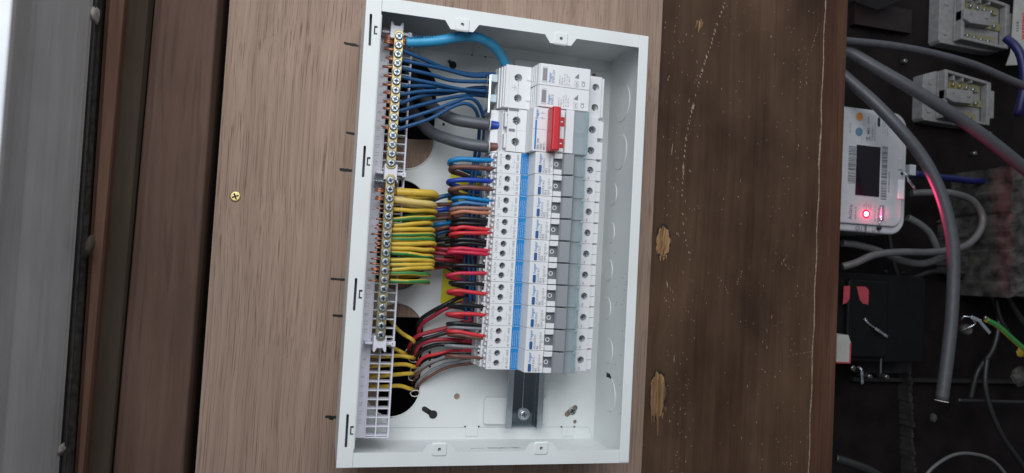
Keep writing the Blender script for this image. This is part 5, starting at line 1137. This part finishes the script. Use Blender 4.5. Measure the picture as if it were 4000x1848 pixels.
heavy([(3570, 678, -105), (3650, 690, -110), (3740, 700, -112), (3820, 708, -112), (3880, 700, -110), (3910, 660, -108)], 4.4, 'meter blue', 'dark blue cable leaving the terminal marked N', group='dark blue cables in the recess')
heavy([(3930, 150, -95), (3965, 180, -85), (3990, 230, -80), (4000, 330, -80), (3980, 430, -85), (3975, 440, -90)], 5.2, 'meter blue', 'dark blue cable curving down beside the pale sign', group='dark blue cables in the recess')
heavy([(3590, 1900, -90), (3640, 1830, -88), (3720, 1780, -88), (3800, 1772, -88), (3880, 1800, -88), (3950, 1880, -88)], 2.0, 'sheath grey', 'thin grey wire arching at the bottom edge of the recess', cat='wire')
heavy([(3855, 1400, -110), (3848, 1500, -108), (3870, 1600, -106), (3920, 1710, -104), (3990, 1810, -104), (4030, 1880, -104)], 3.0, 'cutout black', 'dark cable hanging down the lower right corner')
heavy([(3740, 1564, -120), (3850, 1567, -120), (3960, 1569, -120), (4060, 1570, -120)], 2.4, 'cutout black', 'dark cable lying level beyond the cut grey end')
heavy([(3880, 1050, -120), (3920, 1130, -120), (3990, 1250, -118), (4060, 1330, -118)], 4.2, 'cutout black', 'dark cable descending to the right below the stonework')
heavy([(3890, 1170, -125), (3910, 1250, -124), (3960, 1330, -122)], 2.6, 'cutout black', 'short dark cable behind the earth clamp')
heavy([(3260, 1790, -62), (3330, 1812, -60), (3400, 1840, -60), (3470, 1885, -60)], 5.0, 'cutout black', 'dark cable at the foot of the plank')
wire('earth_cable', [A(*p) for p in ((3852, 1248, -85), (3900, 1275, -84), (3950, 1320, -83), (4010, 1372, -82), (4060, 1410, -82))], 3.2, 'yellow', 'yellow and green cable running from the silver clamp to the right edge', None, m2='green', phase=0.25, stripe=0.45, cat='cable')
heavy([(3860, 1130, -130), (3900, 1240, -128), (3880, 1360, -126), (3820, 1450, -128), (3790, 1560, -132)], 3.2, 'cutout black', 'dark cable looping down left of the hanging dark cable')
heavy([(3450, 770, -140), (3500, 1060, -140), (3560, 1085, -138), (3650, 1060, -138), (3760, 1080, -136)], 3.0, 'cutout black', 'faint dark cable just above the black cutout')
# ---- silver earth clamp
cl = empty('earth_clamp', A(3810, 1255, -90), 'silver wire clamp gripping the green and yellow cable', 'clamp')
m = MB(); m.tube([A(*p) for p in ((3760, 1290, -90), (3800, 1272, -86), (3812, 1262, -84), (3790, 1238, -84), (3765, 1236, -86), (3752, 1252, -90))], 0.9, seg=8, smooth_path=False); reparent(m.build('bent_wire', M_alu), cl)
for (u0, v0, u1, v1) in ((3792, 1238, 3832, 1256), (3828, 1258, 3866, 1302)):
    a, b = A(u0, v0, -84), A(u1, v1, -82); d = (b - a).normalized(); s = d.cross(Vector((0, 0, 1))).normalized(); up = s.cross(d); T = Matrix((d, s, up)).transposed().to_4x4(); T.translation = a
    m = MB(); m.box(0, (b - a).length, -2.2, 2.2, -1, 1, None, T); reparent(m.build('jaw', M_alu, None, bevel=0.4), cl)
c = A(3845, 1242, -83); m = MB(); m.cyl(c, (0.3, 0.2, 1), 2.2, 2.2, 3, 10); reparent(m.build('bolt', M_screwd), cl)
c = A(3762, 1290, -100); m = MB(); m.cyl(c, (0.1, 0.3, 1), 8, 6, 8, 14); reparent(m.build('rod', mat('corroded_metal', (0.09, 0.085, 0.08), 0.6, 0.3, noise=0.4)), cl)

# ---- black cutout box with red marks, small pale block
co = empty('cutout_fuse', A(3400, 1200, -140), 'black service cutout with two red marks, below the meter', 'cutout')
M_bk = mat('black_bakelite', (0.005, 0.005, 0.005), 0.5, spec=0.25, noise=0.2)
a = A(3250, 1060, -112); b = A(3610, 1420, -112)
m = MB(); m.prism(rrect(a.x, b.x, b.y, a.y, 6), -160, -112); reparent(m.build('case', M_bk, None, bevel=2), co)
m = MB(); a = A(3320, 1090, -104); b = A(3470, 1400, -104); m.prism(rrect(a.x, b.x, b.y, a.y, 5), -112.02, -106); reparent(m.build('cover', M_bk, None, bevel=2), co)
M_rm = mat('dull_red_label', (0.42, 0.05, 0.07), 0.6, noise=0.15)
for P in (((3296, 1117), (3320, 1117), (3318, 1165), (3308, 1183), (3292, 1188)), ((3346, 1119), (3380, 1120), (3393, 1134), (3391, 1190), (3370, 1186), (3357, 1170))):
    m = MB(); m.prism([tuple(A(u, v, -106)[:2]) for u, v in P], -106, -105.6); reparent(m.build('red_mark', M_rm), co)
for (u, v) in ((3392, 1248), (3444, 1480), (3512, 1482), (3330, 1438), (3458, 1060), (3525, 1064)):
    c = A(u, v, -112); m = screw('s', (c.x, c.y, -112 if v < 1440 else -150), 3.2, M_screwd if v > 1200 else M_bk, M_dark, h=2.5 if v < 1440 else 20, cross=False); reparent(m.build('cover_screw', None), co)
m = MB(); a = A(3461, 1340, -104); b = A(3461, 1462, -104); m.box(a.x - 0.4, a.x + 0.4, b.y, a.y, -112, -110.5); reparent(m.build('cover_seam', M_dgrey), co)
pbk = empty('pale_block', A(3300, 1370, -95), 'small pale block with a pink red edge poking out beside the plank', 'block')
a = A(3270, 1338, -78); b = A(3322, 1418, -78)
m = MB(); m.prism([(a.x, a.y + 9), (b.x - 4, a.y + 9), (b.x, a.y), (b.x, b.y), (a.x, b.y)], -108, -78.2); reparent(m.build('block_body', mat('pale_grey_card', (0.42, 0.41, 0.37), 0.7)), pbk)
m = MB(); m.box(b.x - 1.6, b.x + 0.3, b.y - 0.6, a.y, -108, -78); m.box(a.x, b.x - 1.62, b.y - 0.6, b.y + 1.0, -108, -78); reparent(m.build('pink_edge', M_rm), pbk)
# nails and debris
for (u, v, lab) in ((3817, 597, 'round headed screw fixed in the dark wall right of the meter'), (3544, 235, 'small screw glinting above the middle connector block'), (3876, 520, 'small screw tip just under the thick slanting cable')):
    c = A(u, v, -150); m = screw('s', (c.x, c.y, -160), 3.0, M_screwd, M_dark, h=8, slot_rot=0.9, cross=False); o = m.build('wall_screw', None); tag(o, lab, 'screw')
rk = [(3645, 1632, 20, -140, 'small grey lump of mortar stuck below the cut cable end'), (3985, 1470, 44, -100, 'crumpled grey lump of debris at the right edge'), (3990, 1375, 24, -95, 'dull yellow lump beside the green and yellow cable')]
for (u, v, rp, z, lab) in rk:
    m = MB(); bmesh.ops.create_icosphere(m.bm, subdivisions=3, radius=rp / 3.7)
    c = A(u, v, z)
    for vv in m.bm.verts: vv.co = Vector((vv.co.x * random.uniform(0.8, 1.15), vv.co.y * random.uniform(0.8, 1.15), vv.co.z * 0.6)) + c
    o = m.build('debris_lump', M_mas if 'yellow' not in lab else W['yellow'], None); tag(o, lab, 'debris')
